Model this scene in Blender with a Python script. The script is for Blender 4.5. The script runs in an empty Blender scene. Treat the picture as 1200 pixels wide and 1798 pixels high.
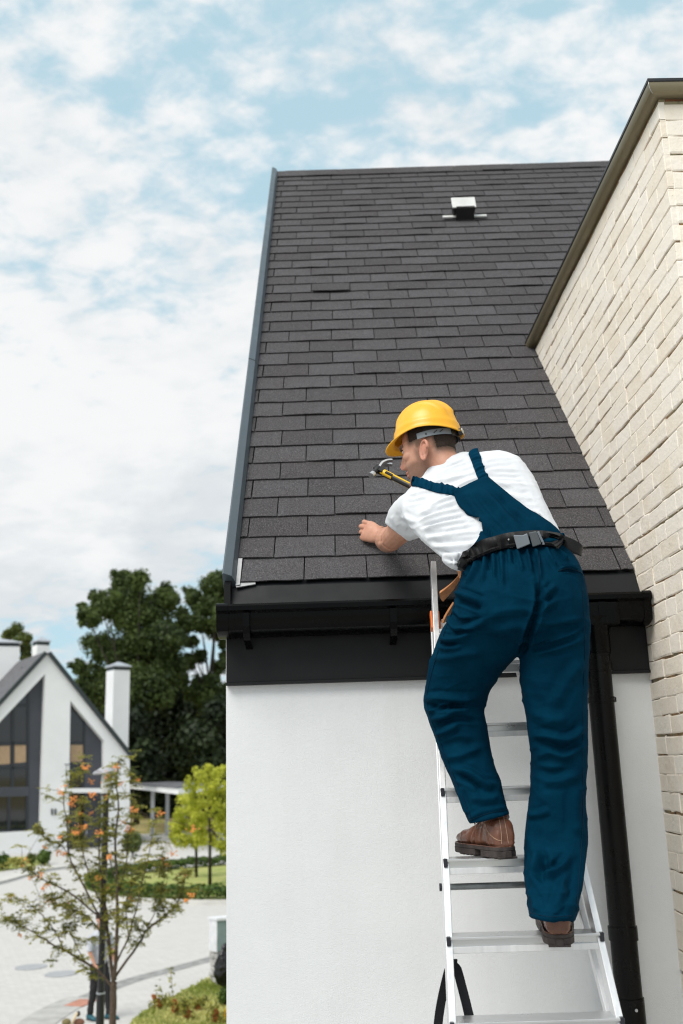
import bpy, bmesh, math, random
import numpy as np
from mathutils import Vector, Matrix, noise
from mathutils.bvhtree import BVHTree
from mathutils.kdtree import KDTree

rnd = random.Random(7)
rng = np.random.default_rng(7)
scene = bpy.context.scene
COL = scene.collection

# ------------------------------------------------------------------ camera
FPX, PITCH, ROLL = 1748.0, math.radians(14.31), 0.031
CAM = np.array([0.0, 0.0, 4.25])
cF = np.array([0, math.cos(PITCH), math.sin(PITCH)])
_u = np.array([0, -math.sin(PITCH), math.cos(PITCH)])
_r = np.array([1.0, 0, 0])
cR = _r * math.cos(ROLL) - _u * math.sin(ROLL)
cU = _u * math.cos(ROLL) + _r * math.sin(ROLL)
cam_d = bpy.data.cameras.new("camera")
cam = bpy.data.objects.new("camera", cam_d)
COL.objects.link(cam)
cam.matrix_world = Matrix(((cR[0], cU[0], -cF[0], CAM[0]), (cR[1], cU[1], -cF[1], CAM[1]),
                           (cR[2], cU[2], -cF[2], CAM[2]), (0, 0, 0, 1)))
cam_d.sensor_fit = 'VERTICAL'
cam_d.sensor_height = 36.0
cam_d.lens = FPX / 1798.0 * 36.0
cam_d.clip_start, cam_d.clip_end = 0.05, 6000
cam_d.dof.use_dof = True
cam_d.dof.focus_distance = 3.35
cam_d.dof.aperture_fstop = 3.2
scene.camera = cam

# ------------------------------------------------------------------ sky and sun
SUN = Vector((-0.41, -0.47, 0.78)).normalized()
world = bpy.data.worlds.new("World")
scene.world = world
world.use_nodes = True
wn, wl = world.node_tree.nodes, world.node_tree.links
wn.clear()


def wnode(t, **kw):
    n = wn.new(t)
    for k, v in kw.items():
        setattr(n, k, v)
    return n


def wmath(op, a, b=None, clamp=False):
    n = wnode('ShaderNodeMath', operation=op, use_clamp=clamp)
    for i, v in enumerate((a, b)):
        if v is None:
            continue
        if isinstance(v, (int, float)):
            n.inputs[i].default_value = v
        else:
            wl.new(v, n.inputs[i])
    return n.outputs[0]


sky = wnode('ShaderNodeTexSky', sky_type='NISHITA', sun_disc=False)
sky.sun_elevation = math.asin(SUN.z)
sky.sun_rotation = math.atan2(SUN.x, SUN.y)
sky.air_density, sky.dust_density, sky.ozone_density = 1.0, 1.2, 1.5
tc = wnode('ShaderNodeTexCoord')
sep = wnode('ShaderNodeSeparateXYZ')
wl.new(tc.outputs['Generated'], sep.inputs[0])
zc = wmath('ADD', wmath('MAXIMUM', sep.outputs[2], 0.0), 0.30)
cmb = wnode('ShaderNodeCombineXYZ')
wl.new(wmath('DIVIDE', sep.outputs[0], zc), cmb.inputs[0])
wl.new(wmath('DIVIDE', sep.outputs[1], zc), cmb.inputs[1])


def wnoise(scale, detail, rough, off, dist=0.0, stretch=(1, 1, 1), rot=0.0):
    mp = wnode('ShaderNodeMapping')
    wl.new(cmb.outputs[0], mp.inputs[0])
    mp.inputs['Location'].default_value = off
    mp.inputs['Scale'].default_value = stretch
    mp.inputs['Rotation'].default_value = (0, 0, rot)
    n = wnode('ShaderNodeTexNoise')
    wl.new(mp.outputs[0], n.inputs['Vector'])
    n.inputs['Scale'].default_value = scale
    n.inputs['Detail'].default_value = detail
    n.inputs['Roughness'].default_value = rough
    n.inputs['Distortion'].default_value = dist
    return n.outputs['Fac']


def wramp(v, lo, hi, smooth=True):
    n = wnode('ShaderNodeMapRange')
    n.interpolation_type = 'SMOOTHSTEP' if smooth else 'LINEAR'
    wl.new(v, n.inputs['Value'])
    n.inputs['From Min'].default_value = lo
    n.inputs['From Max'].default_value = hi
    return n.outputs['Result']


big = wnoise(1.3, 3, 0.5, (3.1, 1.7, 0.0), 0.3)
fine = wnoise(10.5, 9, 0.58, (0.4, 2.2, 1.3), 0.25, (1.0, 1.35, 1), 0.5)
tiny = wnoise(24.0, 6, 0.6, (4.4, 0.2, 3.3), 0.2, (1.0, 1.3, 1), 0.5)
shade = wnoise(2.4, 6, 0.55, (7.7, 5.1, 0.2), 0.4)
# cloud streets: banks of denser cloud repeat all round the sky
sp2 = wnode('ShaderNodeSeparateXYZ')
wl.new(cmb.outputs[0], sp2.inputs[0])
street = wmath('SINE', wmath('ADD', wmath('MULTIPLY', wmath('ADD', sp2.outputs[1], wmath('MULTIPLY', sp2.outputs[0], 0.30)), 4.3), -4.55))
cov = wmath('ADD', wmath('ADD', wmath('MULTIPLY', big, 0.70), wmath('MULTIPLY', fine, 0.95)), wmath('MULTIPLY', tiny, 0.42))
cov = wmath('ADD', cov, wmath('MULTIPLY', street, 0.135))
mask = wramp(cov, 0.785, 1.11)
# haze veil: a thin milky layer everywhere, so that the blue stays pale
veil = wnode('ShaderNodeMix', data_type='RGBA')
veil.inputs['Factor'].default_value = 0.80
wl.new(sky.outputs[0], veil.inputs['A'])
veil.inputs['B'].default_value = (4.6, 6.5, 7.3, 1)
ccol = wnode('ShaderNodeMix', data_type='RGBA')
# cloud bases show greyer low over the horizon
lowf = wnode('ShaderNodeMapRange')
wl.new(sep.outputs[2], lowf.inputs['Value'])
for k_, v_ in zip(('From Min', 'From Max', 'To Min', 'To Max'), (0.10, 0.34, -0.27, 0.06)):
    lowf.inputs[k_].default_value = v_
wl.new(wramp(wmath('ADD', wmath('ADD', wmath('MULTIPLY', shade, 0.75), wmath('MULTIPLY', fine, 0.35)), lowf.outputs['Result']), 0.36, 0.64), ccol.inputs['Factor'])
ccol.inputs['A'].default_value = (5.9, 6.25, 6.5, 1)
ccol.inputs['B'].default_value = (7.55, 7.65, 7.7, 1)
mixc = wnode('ShaderNodeMix', data_type='RGBA')
wl.new(mask, mixc.inputs['Factor'])
wl.new(veil.outputs['Result'], mixc.inputs['A'])
wl.new(ccol.outputs['Result'], mixc.inputs['B'])
bg = wnode('ShaderNodeBackground')
wl.new(mixc.outputs['Result'], bg.inputs['Color'])
bg.inputs['Strength'].default_value = 0.1
wo = wnode('ShaderNodeOutputWorld')
wl.new(bg.outputs[0], wo.inputs['Surface'])

sun_d = bpy.data.lights.new("sun", 'SUN')
sun_d.energy = 2.5
sun_d.angle = math.radians(38)
sun_d.color = (1.0, 0.955, 0.89)
sun_o = bpy.data.objects.new("sun", sun_d)
COL.objects.link(sun_o)
sun_o.location = (-20, -10, 40)
sun_o.rotation_euler = (-SUN).to_track_quat('-Z', 'Y').to_euler()

vs = scene.view_settings
vs.view_transform, vs.look = 'Standard', 'None'
vs.exposure, vs.gamma, vs.use_curve_mapping = 0.30, 1.0, False
scene.cycles.use_denoising = True
scene.cycles.max_bounces = 8
scene.cycles.filter_width = 1.2

# ------------------------------------------------------------------ helpers
def ray(x, y):
    return cF + (x - 600) / FPX * cR + (899 - y) / FPX * cU


def P(x, y, z):
    return CAM + ray(x, y) * z


def atY(x, y, Y):
    d = ray(x, y)
    return CAM + d * (Y / d[1])


def onplane(x, y, a, n):
    d = ray(x, y)
    return CAM + d * (np.dot(np.asarray(a) - CAM, n) / np.dot(d, n))


def G(x, y, z=0.0):
    d = ray(x, y)
    return CAM + d * ((z - CAM[2]) / d[2])


def topx(w):
    v = np.asarray(w) - CAM
    z = v @ cF
    return np.stack([600 + FPX * (v @ cR) / z, 899 - FPX * (v @ cU) / z, z], -1)


WLOC = {}


def thing(name, label, cat, loc=(0, 0, 0), group=None):
    o = bpy.data.objects.new(name, None)
    COL.objects.link(o)
    o.empty_display_size = 0.2
    o.location = loc
    WLOC[o.name] = np.array(loc, float)
    tag(o, label, cat, group)
    return o


def tag(o, label, cat, group=None):
    o['label'] = label
    o['category'] = cat
    if group:
        o['group'] = group
    return o


def wl_of(o):
    return WLOC.get(o.name, np.zeros(3)) if o is not None else np.zeros(3)


def mesh_of(name, verts, faces, mats=None, smooth=False, idx=None):
    me = bpy.data.meshes.new(name)
    me.from_pydata([tuple(map(float, v)) for v in verts], [], [tuple(map(int, f)) for f in faces])
    for m in (mats if isinstance(mats, (list, tuple)) else [mats]):
        if m is not None:
            me.materials.append(m)
    if smooth:
        me.polygons.foreach_set('use_smooth', [True] * len(me.polygons))
    if idx is not None:
        me.polygons.foreach_set('material_index', list(idx))
    me.update()
    return me


def link(name, me, parent=None, loc=None, kind=None, label=None):
    """loc = world position of the object's origin (mesh data is relative to it)."""
    o = bpy.data.objects.new(name, me)
    COL.objects.link(o)
    w = np.array(loc if loc is not None else (0, 0, 0), float)
    WLOC[o.name] = w
    o.parent = parent
    o.location = tuple(w - wl_of(parent))
    if kind:
        o['kind'] = kind
    if label:
        o['label'] = label
    return o


def mk(name, verts, faces, mat, parent=None, smooth=False, kind=None, label=None, idx=None, loc=None):
    """verts in world coordinates."""
    v = np.asarray(verts, float)
    if loc is None:
        loc = wl_of(parent) if parent is not None else v.mean(0)
    loc = np.asarray(loc, float)
    return link(name, mesh_of(name, v - loc, faces, mat, smooth, idx), parent, loc, kind, label)


class MB:
    def __init__(s):
        s.v, s.f, s.m = [], [], []

    def add(s, verts, faces, mi=0):
        b = len(s.v)
        s.v += [tuple(map(float, q)) for q in verts]
        s.f += [tuple(b + i for i in f) for f in faces]
        s.m += [mi] * len(faces)
        return s

    def box(s, lo, hi, mi=0):
        (x0, y0, z0), (x1, y1, z1) = lo, hi
        v = [(x0, y0, z0), (x1, y0, z0), (x1, y1, z0), (x0, y1, z0), (x0, y0, z1), (x1, y0, z1), (x1, y1, z1), (x0, y1, z1)]
        return s.add(v, [(0, 3, 2, 1), (4, 5, 6, 7), (0, 1, 5, 4), (1, 2, 6, 5), (2, 3, 7, 6), (3, 0, 4, 7)], mi)

    def obox(s, c, ax, ay, az, mi=0):
        """box by centre and three half-axis vectors"""
        c, ax, ay, az = map(np.asarray, (c, ax, ay, az))
        v = [c - ax - ay - az, c + ax - ay - az, c + ax + ay - az, c - ax + ay - az,
             c - ax - ay + az, c + ax - ay + az, c + ax + ay + az, c - ax + ay + az]
        return s.add(v, [(0, 3, 2, 1), (4, 5, 6, 7), (0, 1, 5, 4), (1, 2, 6, 5), (2, 3, 7, 6), (3, 0, 4, 7)], mi)

    def prism(s, poly, ext, mi=0):
        """poly: list of 3d points (planar), ext: extrusion vector"""
        n = len(poly)
        p = [np.asarray(q, float) for q in poly]
        e = np.asarray(ext, float)
        v = p + [q + e for q in p]
        f = [tuple(range(n))[::-1], tuple(range(n, 2 * n))]
        f += [(i, (i + 1) % n, n + (i + 1) % n, n + i) for i in range(n)]
        return s.add(v, f, mi)

    def tube(s, pts, radii, n=8, mi=0, cap=True):
        pts = [np.asarray(q, float) for q in pts]
        if isinstance(radii, (int, float)):
            radii = [radii] * len(pts)
        rings = []
        prev = None
        for i, q in enumerate(pts):
            t = pts[min(i + 1, len(pts) - 1)] - pts[max(i - 1, 0)]
            t = t / (np.linalg.norm(t) + 1e-9)
            if prev is None:
                a = np.cross(t, (0, 0, 1.0) if abs(t[2]) < 0.9 else (1.0, 0, 0))
            else:
                a = prev - t * np.dot(prev, t)
            a = a / (np.linalg.norm(a) + 1e-9)
            prev = a
            b = np.cross(t, a)
            rings.append([q + radii[i] * (math.cos(k * 2 * math.pi / n) * a + math.sin(k * 2 * math.pi / n) * b) for k in range(n)])
        return s.loft(rings, mi, cap)

    def loft(s, rings, mi=0, cap=True, closed=True):
        n = len(rings[0])
        v = [q for r in rings for q in r]
        f = []
        for i in range(len(rings) - 1):
            for k in range(n if closed else n - 1):
                a, b = i * n + k, i * n + (k + 1) % n
                f.append((a, b, b + n, a + n))
        if cap and closed:
            f.append(tuple(range(n))[::-1])
            f.append(tuple(range((len(rings) - 1) * n, len(rings) * n)))
        return s.add(v, f, mi)

    def build(s, name, mat, parent=None, smooth=False, kind=None, label=None, loc=None):
        return mk(name, s.v, s.f, mat, parent, smooth, kind, label, s.m if len(set(s.m)) > 1 else None, loc)


def autosmooth(o, ang=40):
    me = o.data
    bm = bmesh.new()
    bm.from_mesh(me)
    bmesh.ops.recalc_face_normals(bm, faces=bm.faces)
    a = math.radians(ang)
    for e in bm.edges:
        e.smooth = not (len(e.link_faces) == 2 and e.calc_face_angle(0) > a)
    for f in bm.faces:
        f.smooth = True
    bm.to_mesh(me)
    bm.free()
    return o


def bevel(o, w, seg=2, ang=35):
    m = o.modifiers.new('bevel', 'BEVEL')
    m.width, m.segments, m.limit_method, m.angle_limit = w, seg, 'ANGLE', math.radians(ang)
    o.data.polygons.foreach_set('use_smooth', [True] * len(o.data.polygons))
    m.harden_normals = True
    return o


# ------------------------------------------------------------------ materials
class MT:
    """a small wrapper round a principled node tree"""

    def __init__(s, name, col=(0.5, 0.5, 0.5), rough=0.6, metal=0.0, spec=0.5):
        s.m = bpy.data.materials.new(name)
        s.m.use_nodes = True
        s.n, s.l = s.m.node_tree.nodes, s.m.node_tree.links
        s.b = s.n['Principled BSDF']
        s.b.inputs['Base Color'].default_value = (*col, 1)
        s.b.inputs['Roughness'].default_value = rough
        s.b.inputs['Metallic'].default_value = metal
        s.b.inputs['Specular IOR Level'].default_value = spec

    def node(s, t, **kw):
        n = s.n.new(t)
        for k, v in kw.items():
            setattr(n, k, v)
        return n

    def coord(s, which='Object', scale=(1, 1, 1), rot=(0, 0, 0)):
        if which == 'World':
            src = s.node('ShaderNodeNewGeometry').outputs['Position']
        else:
            src = s.node('ShaderNodeTexCoord').outputs[which]
        m = s.node('ShaderNodeMapping')
        s.l.new(src, m.inputs[0])
        m.inputs['Scale'].default_value = scale
        m.inputs['Rotation'].default_value = rot
        return m.outputs[0]

    def noise(s, scale, detail=4, rough=0.55, vec=None, dist=0.0):
        n = s.node('ShaderNodeTexNoise')
        n.inputs['Scale'].default_value = scale
        n.inputs['Detail'].default_value = detail
        n.inputs['Roughness'].default_value = rough
        n.inputs['Distortion'].default_value = dist
        s.l.new(vec if vec is not None else s.coord('World'), n.inputs['Vector'])
        return n.outputs['Fac']

    def ramp(s, v, lo, hi, a=0.0, b=1.0, smooth=False):
        n = s.node('ShaderNodeMapRange')
        if smooth:
            n.interpolation_type = 'SMOOTHSTEP'
        s.l.new(v, n.inputs['Value'])
        for k, q in zip(('From Min', 'From Max', 'To Min', 'To Max'), (lo, hi, a, b)):
            n.inputs[k].default_value = q
        return n.outputs['Result']

    def math(s, op, a, b):
        n = s.node('ShaderNodeMath', operation=op)
        for i, v in enumerate((a, b)):
            if isinstance(v, (int, float)):
                n.inputs[i].default_value = v
            else:
                s.l.new(v, n.inputs[i])
        return n.outputs[0]

    def mix(s, fac, a, b, blend='MIX'):
        n = s.node('ShaderNodeMix', data_type='RGBA', blend_type=blend)
        for k, v in (('Factor', fac), ('A', a), ('B', b)):
            if isinstance(v, (int, float)):
                n.inputs[k].default_value = v
            elif isinstance(v, (tuple, list)):
                n.inputs[k].default_value = (*v[:3], 1)
            else:
                s.l.new(v, n.inputs[k])
        return n.outputs['Result']

    def color(s, c):
        s.l.new(c, s.b.inputs['Base Color'])
        return s

    def rough(s, v):
        s.l.new(v, s.b.inputs['Roughness'])
        return s

    def bump(s, h, strength=0.3, dist=0.01):
        n = s.node('ShaderNodeBump')
        n.inputs['Strength'].default_value = strength
        n.inputs['Distance'].default_value = dist
        s.l.new(h, n.inputs['Height'])
        if s.b.inputs['Normal'].is_linked:
            s.l.new(s.b.inputs['Normal'].links[0].from_socket, n.inputs['Normal'])
        s.l.new(n.outputs[0], s.b.inputs['Normal'])
        return s

    def random(s):
        return s.node('ShaderNodeObjectInfo').outputs['Random']


def simple(name, col, rough=0.6, metal=0.0, spec=0.5, var=0.12, scale=8, bump=0.0, bscale=60):
    t = MT(name, col, rough, metal, spec)
    n = t.noise(scale, 5, 0.6)
    t.color(t.mix(t.ramp(n, 0.3, 0.7), tuple(c * (1 - var) for c in col), tuple(min(1, c * (1 + var)) for c in col)))
    t.rough(t.ramp(t.noise(scale * 3, 4), 0.3, 0.7, max(0.02, rough - 0.08), min(1, rough + 0.08)))
    if bump:
        t.bump(t.noise(bscale, 4), bump, 0.002)
    return t.m
# ================================================================== the white house
SL = math.radians(48.35)
RA = np.array([0.0, 3.737, 4.934])
RD = np.array([0, math.cos(SL), math.sin(SL)])
RN = np.array([0, -math.sin(SL), math.cos(SL)])
RX = np.array([1.0, 0, 0])
EXPO = 0.145
TAB = 0.241


def roofp(u, t, h=0.0):
    return RA + u * RX + t * RD + h * RN


def uleft(t):
    return -0.412 - 0.0070 * t


WALL_Y, WALL_X0, XB = 3.70, -0.444, 1.11
T_RIDGE = 38.45 * EXPO

# materials
m_stucco = MT('white_stucco', (0.72, 0.72, 0.715), 0.9, 0, 0.3)
_n = m_stucco.noise(5, 4)
m_stucco.color(m_stucco.mix(m_stucco.ramp(_n, 0.3, 0.7), (0.70, 0.714, 0.728), (0.735, 0.75, 0.763)))
_st = m_stucco.noise(1.0, 5, 0.65, m_stucco.coord('World', (9, 9, 0.7)))
_c0 = m_stucco.b.inputs['Base Color'].links[0].from_socket
m_stucco.color(m_stucco.mix(m_stucco.ramp(_st, 0.50, 0.75, 0, 0.10), _c0, (0.50, 0.49, 0.46)))
m_stucco.bump(m_stucco.noise(260, 2, 0.7), 0.34, 0.004).bump(m_stucco.noise(75, 3, 0.6), 0.16, 0.005)
m_stucco = m_stucco.m

m_shingle = MT('asphalt_shingle', (0.05, 0.047, 0.048), 0.93, 0, 0.25)
_t = m_shingle
_g = _t.noise(300, 2, 0.75)
_g2 = _t.noise(150, 3, 0.6)
_b = _t.noise(6, 4, 0.6)
_base = _t.mix(_t.random(), (0.050, 0.0475, 0.0515), (0.082, 0.0805, 0.088))
_base = _t.mix(_t.ramp(_b, 0.35, 0.7, 0, 0.55), _base, (0.060, 0.054, 0.055))
_base = _t.mix(_t.ramp(_g, 0.57, 0.72), _base, (0.27, 0.265, 0.265))
_base = _t.mix(_t.ramp(_g2, 0.35, 0.55, 0.55, 0.0), _base, (0.020, 0.018, 0.019))
_t.color(_base).bump(_g, 0.5, 0.003)
m_shingle = _t.m
m_deck = simple('roof_felt', (0.012, 0.012, 0.012), 0.9)
m_blackmetal = simple('black_coated_metal', (0.007, 0.0073, 0.008), 0.45, 0, 0.2, 0.1, 3)
m_apron = simple('slate_coated_metal', (0.0085, 0.0098, 0.0115), 0.5, 0, 0.22, 0.12, 4)
m_fascia = simple('fascia_coated_metal', (0.0115, 0.0120, 0.0132), 0.5, 0, 0.18, 0.12, 4)
m_gutter = simple('black_gutter_plastic', (0.0012, 0.0013, 0.0014), 0.25, 0, 0.11, 0.15, 6)
m_pipe = simple('black_pipe_plastic', (0.0022, 0.0022, 0.0024), 0.30, 0, 0.16, 0.15, 6)
m_trim = simple('slate_blue_trim', (0.080, 0.105, 0.124), 0.40, 0.2, 0.5, 0.08, 4)
m_galv = simple('galvanised_strip', (0.42, 0.43, 0.44), 0.5, 0.3, 0.5, 0.1, 20)
m_ventlid = simple('pale_vent_lid', (0.60, 0.61, 0.60), 0.55, 0, 0.4)
m_ventblk = simple('black_vent_plastic', (0.006, 0.006, 0.007), 0.5)

house = thing('white_house', 'white stuccoed house with steep dark shingle roof that the ladder leans on', 'house', (0.36, WALL_Y, 0))
# body: one prism, gable ends at the sides
yb = 2 * (RA[1] + T_RIDGE * RD[1]) - WALL_Y


def roofz(Y):
    return RA[2] + (Y - RA[1]) * math.tan(SL)


yr = RA[1] + T_RIDGE * RD[1]
zr = RA[2] + T_RIDGE * RD[2]
zw = roofz(WALL_Y) - 0.06
b = MB()
b.prism([(WALL_X0, WALL_Y, 0), (WALL_X0, WALL_Y, zw), (WALL_X0, yr, zr - 0.08), (WALL_X0, yb, zw), (WALL_X0, yb, 0)], (9, 0, 0))
b.build('wall', m_stucco, house)
roof = MB()
roof.prism([roofp(WALL_X0 + 0.002, -0.02, -0.012), roofp(WALL_X0 + 0.002, T_RIDGE, -0.012), roofp(WALL_X0 + 0.002, T_RIDGE, -0.05), roofp(WALL_X0 + 0.002, -0.02, -0.05)], (9, 0, 0))
back = [np.array([q[0], 2 * yr - q[1], q[2]]) for q in (roofp(WALL_X0 + 0.002, -0.02, -0.012), roofp(WALL_X0 + 0.002, T_RIDGE, -0.013), roofp(WALL_X0 + 0.002, T_RIDGE, -0.05), roofp(WALL_X0 + 0.002, -0.02, -0.05))]
roof.prism(back[::-1], (9, 0, 0))
roof_o = roof.build('roof', m_deck, house)

# --- shingles ----------------------------------------------------------
def shingle_geo(w, l, seed, curl=0.0):
    """local: x across, y up the slope, z out; origin at lower left corner"""
    r = random.Random(seed)
    xs = [0, w * 0.25, w * 0.5, w * 0.75, w]
    th = 0.0045
    dn = [r.uniform(-0.0025, 0.0025) for _ in xs]
    up = [curl * math.sin(math.pi * k / 4) + r.uniform(0, 0.0015) for k in range(5)]
    v, f = [], []
    for k, x in enumerate(xs):
        v += [(x, dn[k], up[k]), (x, dn[k], th + up[k]), (x, EXPO * 0.6, th), (x, l, th * 0.3)]
    for k in range(4):
        a, c = 4 * k, 4 * k + 4
        f += [(a, c, c + 1, a + 1), (a + 1, c + 1, c + 2, a + 2), (a + 2, c + 2, c + 3, a + 3)]
    f += [(0, 1, 2), (0, 2, 3), (16, 18, 17), (16, 19, 18)]
    return v, f


SH_L = EXPO + 0.035
variants = [mesh_of('shingle', *shingle_geo(TAB - 0.006, SH_L, k, 0.0035 if k % 5 == 0 else 0.0), m_shingle) for k in range(16)]
pieces = []
for r in range(39):
    t0 = r * EXPO
    um = uleft(t0 + EXPO)
    # the row is hidden below the brick block up to its top; past that it runs on to the right
    uend = XB - 0.004 if r < 15 else 3.6
    off = (-0.39 if r % 2 == 0 else -0.39 + TAB / 2) + rnd.uniform(-0.007, 0.007) + 0.006 * math.sin(r * 0.5)
    if r > 20 and r % 4 == 1:
        off += 0.03
    us = []
    k = -1
    while True:
        a = off + k * TAB
        k += 1
        if a + TAB < um + 0.012:
            continue
        if a > uend - 0.01:
            break
        us.append((max(a, um), min(a + TAB, uend)))
    if r == 0:
        us = [q for q in us if q[1] > -0.385]
    for (a, c) in us:
        pieces.append((r, a, c))


def px_area(r, a, c):
    q = topx(np.array([roofp(a, r * EXPO), roofp(c, r * EXPO), roofp(a, (r + 1) * EXPO)]))
    inside = (-20 < q[0][0] < 1230)
    return abs((q[1][0] - q[0][0]) * (q[0][1] - q[2][1])) if inside else 0


def hidden(r, a, c):
    # behind the brick block's edge (coping line in the picture)
    q = topx(roofp(a, (r + 0.5) * EXPO))
    xl = 921 + (603 - q[1]) * 0.468
    return r >= 15 and q[0] > xl + 4


pieces.sort(key=lambda q: -px_area(*q) + (1e6 if hidden(*q) else 0))
stuff_b = MB()
for n, (r, a, c) in enumerate(pieces):
    lift = 0.0045
    tilt = 0.012 + rnd.uniform(-0.004, 0.004)      # lower edge stands proud of the course below
    w = c - a
    rot = rnd.uniform(-0.004, 0.004)
    if r == 22 and abs(a - (-0.10)) < 0.12:
        pass
    o_ = roofp(a + 0.003, r * EXPO + rnd.uniform(-0.0025, 0.0025), 0.0075 + rnd.uniform(0, 0.0015))
    ex = math.cos(rot) * RX + math.sin(rot) * RD
    ey = -math.sin(rot) * RX + math.cos(rot) * RD
    ey = (ey - RN * 0.034).astype(float)
    ey /= np.linalg.norm(ey)
    ez = np.cross(ex, ey)
    pxq = topx(roofp((a + c) / 2, (r + 0.5) * EXPO))
    if math.hypot(pxq[0] - 575, pxq[1] - 507) < 22:          # the one lifted tab
        o_ = o_ + RN * 0.012 - RD * 0.012
        ey = ey - RN * 0.05
        ey /= np.linalg.norm(ey)
        ez = np.cross(ex, ey)
    if n < 300:
        me = variants[rnd.randrange(len(variants))]
        ob = bpy.data.objects.new('shingle', me)
        COL.objects.link(ob)
        ob.parent = roof_o
        sx = (w - 0.0045) / (TAB - 0.006)
        M = Matrix(((ex[0] * sx, ey[0], ez[0], o_[0]), (ex[1] * sx, ey[1], ez[1], o_[1]), (ex[2] * sx, ey[2], ez[2], o_[2]), (0, 0, 0, 1)))
        ob.matrix_basis = Matrix.Translation(-Vector(wl_of(roof_o))) @ M
    else:
        v, f = shingle_geo(w - 0.006, SH_L, rnd.randrange(99))
        stuff_b.add([o_ + q[0] * ex + q[1] * ey + q[2] * ez for q in v], f)
stuff_b.build('shingle_field', m_shingle, roof_o, kind='stuff')

# ridge cap: short overlapping pieces
u = uleft(T_RIDGE) + 0.0
k = 0
capm = []
while u < 3.4:
    L = 0.245
    dz = 0.004 + rnd.uniform(0, 0.008)
    bb = MB()
    p = [roofp(0, T_RIDGE - 0.10, 0.014 + dz), np.array([0, yr, zr + 0.030 + dz]), np.array([0, 2 * yr - roofp(0, T_RIDGE - 0.10)[1], roofp(0, T_RIDGE - 0.10, 0.014 + dz)[2]])]
    q = [w_ - np.array([0, 0, 0.007]) for w_ in p]
    bb.prism([w_ + np.array([u, 0, 0]) for w_ in p + q[::-1]], (L + 0.01, 0, 0))
    bb.build('ridge_cap', m_shingle, roof_o)
    u += L
    k += 1

# verge trim along the left edge, in three overlapping lengths
vt = [-0.012, 1.86, 3.85, T_RIDGE + 0.03]
for i in range(3):
    bb = MB()
    ta, tb = vt[i], vt[i + 1] + (0.03 if i < 2 else 0)
    h0 = 0.058 + 0.003 * (i % 2)
    def ring(t):
        u1 = uleft(t) + 0.002
        u0 = u1 - 0.047
        return [roofp(u0, t, -0.06), roofp(u0, t, h0), roofp(u0 + 0.006, t, h0 + 0.004), roofp(u1 - 0.012, t, h0 - 0.010), roofp(u1, t, 0.020), roofp(u1, t, -0.02)]
    bb.loft([ring(ta), ring(tb)])
    autosmooth(bb.build('verge_trim', m_trim, roof_o), 20)
# loose galvanised drip strip in the lower left corner
bb = MB()
u0 = uleft(0) + 0.003
bb.prism([roofp(u0, -0.022, 0.006), roofp(u0 + 0.016, -0.022, 0.010), roofp(u0 + 0.016, 0.135, 0.016), roofp(u0, 0.135, 0.016)], 0.004 * RN)
bb.prism([roofp(u0 + 0.002, -0.030, 0.003), roofp(u0 + 0.074, -0.013, 0.003), roofp(u0 + 0.074, -0.004, 0.003), roofp(u0 + 0.002, -0.004, 0.003)], 0.004 * RN)
bb.build('drip_strip', m_galv, roof_o)

# metal apron under the first course
bb = MB()
ap = [roofp(0, 0.05, -0.006), roofp(0, -0.012, -0.004), roofp(0, -0.115, -0.030), roofp(0, -0.118, -0.045), roofp(0, 0.05, -0.010)]
ux0 = WALL_X0 + 0.02
bb.prism([q + np.array([ux0, 0, 0]) for q in ap], (XB - ux0 - 0.002, 0, 0))
bb.build('apron_flashing', m_apron, house)

# fascia board with a drip lip
zf0 = atY(700, 1194.5, WALL_Y - 0.03)[2]
zf1 = 4.845
bb = MB()
bb.box((WALL_X0 + 0.004, WALL_Y - 0.022, zf0 + 0.012), (XB - 0.001, WALL_Y - 0.0015, zf1))
bb.build('fascia_board', m_fascia, house)
bb = MB()
bb.box((WALL_X0 + 0.003, WALL_Y - 0.030, zf0), (XB - 0.001, WALL_Y - 0.003, zf0 + 0.0105))
bb.build('drip_lip', m_fascia, house)
bb = MB()   # dark soffit end at the left, above the gutter
bb.prism([(WALL_X0 - 0.005, WALL_Y - 0.02, 4.80), (WALL_X0 - 0.005, WALL_Y - 0.02, 4.92), (WALL_X0 - 0.005, WALL_Y + 0.15, 5.04), (WALL_X0 - 0.005, WALL_Y + 0.15, 4.80)], (0.024, 0, 0))
bb.build('soffit_end', m_blackmetal, house)

# gutter
gx0 = atY(381.5, 1085, 3.58)[0]
gx1 = XB - 0.004
GL_Y, GL_Z = 3.560, atY(560, 1055, 3.555)[2]
gb = MB()
def gprof(x, s=0.0):
    y, z = GL_Y, GL_Z
    pts = []
    for k in range(9):      # rolled lip at the front
        a = math.pi * 0.45 - k * math.pi * 1.35 / 8
        pts.append((y - 0.002 - (0.0125 + s) * math.cos(a - math.pi / 2 + 1.2), z - 0.013 + (0.0125 + s) * math.sin(a)))
    pts = [(y + 0.012, z - 0.002), (y + 0.004, z + 0.0 + s), (y - 0.006 - s, z - 0.002), (y - 0.0125 - s, z - 0.010), (y - 0.0125 - s, z - 0.026), (y - 0.004 - s, z - 0.031),
           (y + 0.002 - s, z - 0.036), (y + 0.002 - s, z - 0.078), (y + 0.008 - s, z - 0.095 - s), (y + 0.024, z - 0.105 - s), (y + 0.060, z - 0.113 - s), (y + 0.100, z - 0.113 - s), (y + 0.115, z - 0.10),
           (y + 0.118, z - 0.01), (y + 0.110, z - 0.01), (y + 0.106, z - 0.094), (y + 0.02, z - 0.088), (y + 0.012, z - 0.03)]
    return [np.array([x, a, c]) for a, c in pts]


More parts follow.
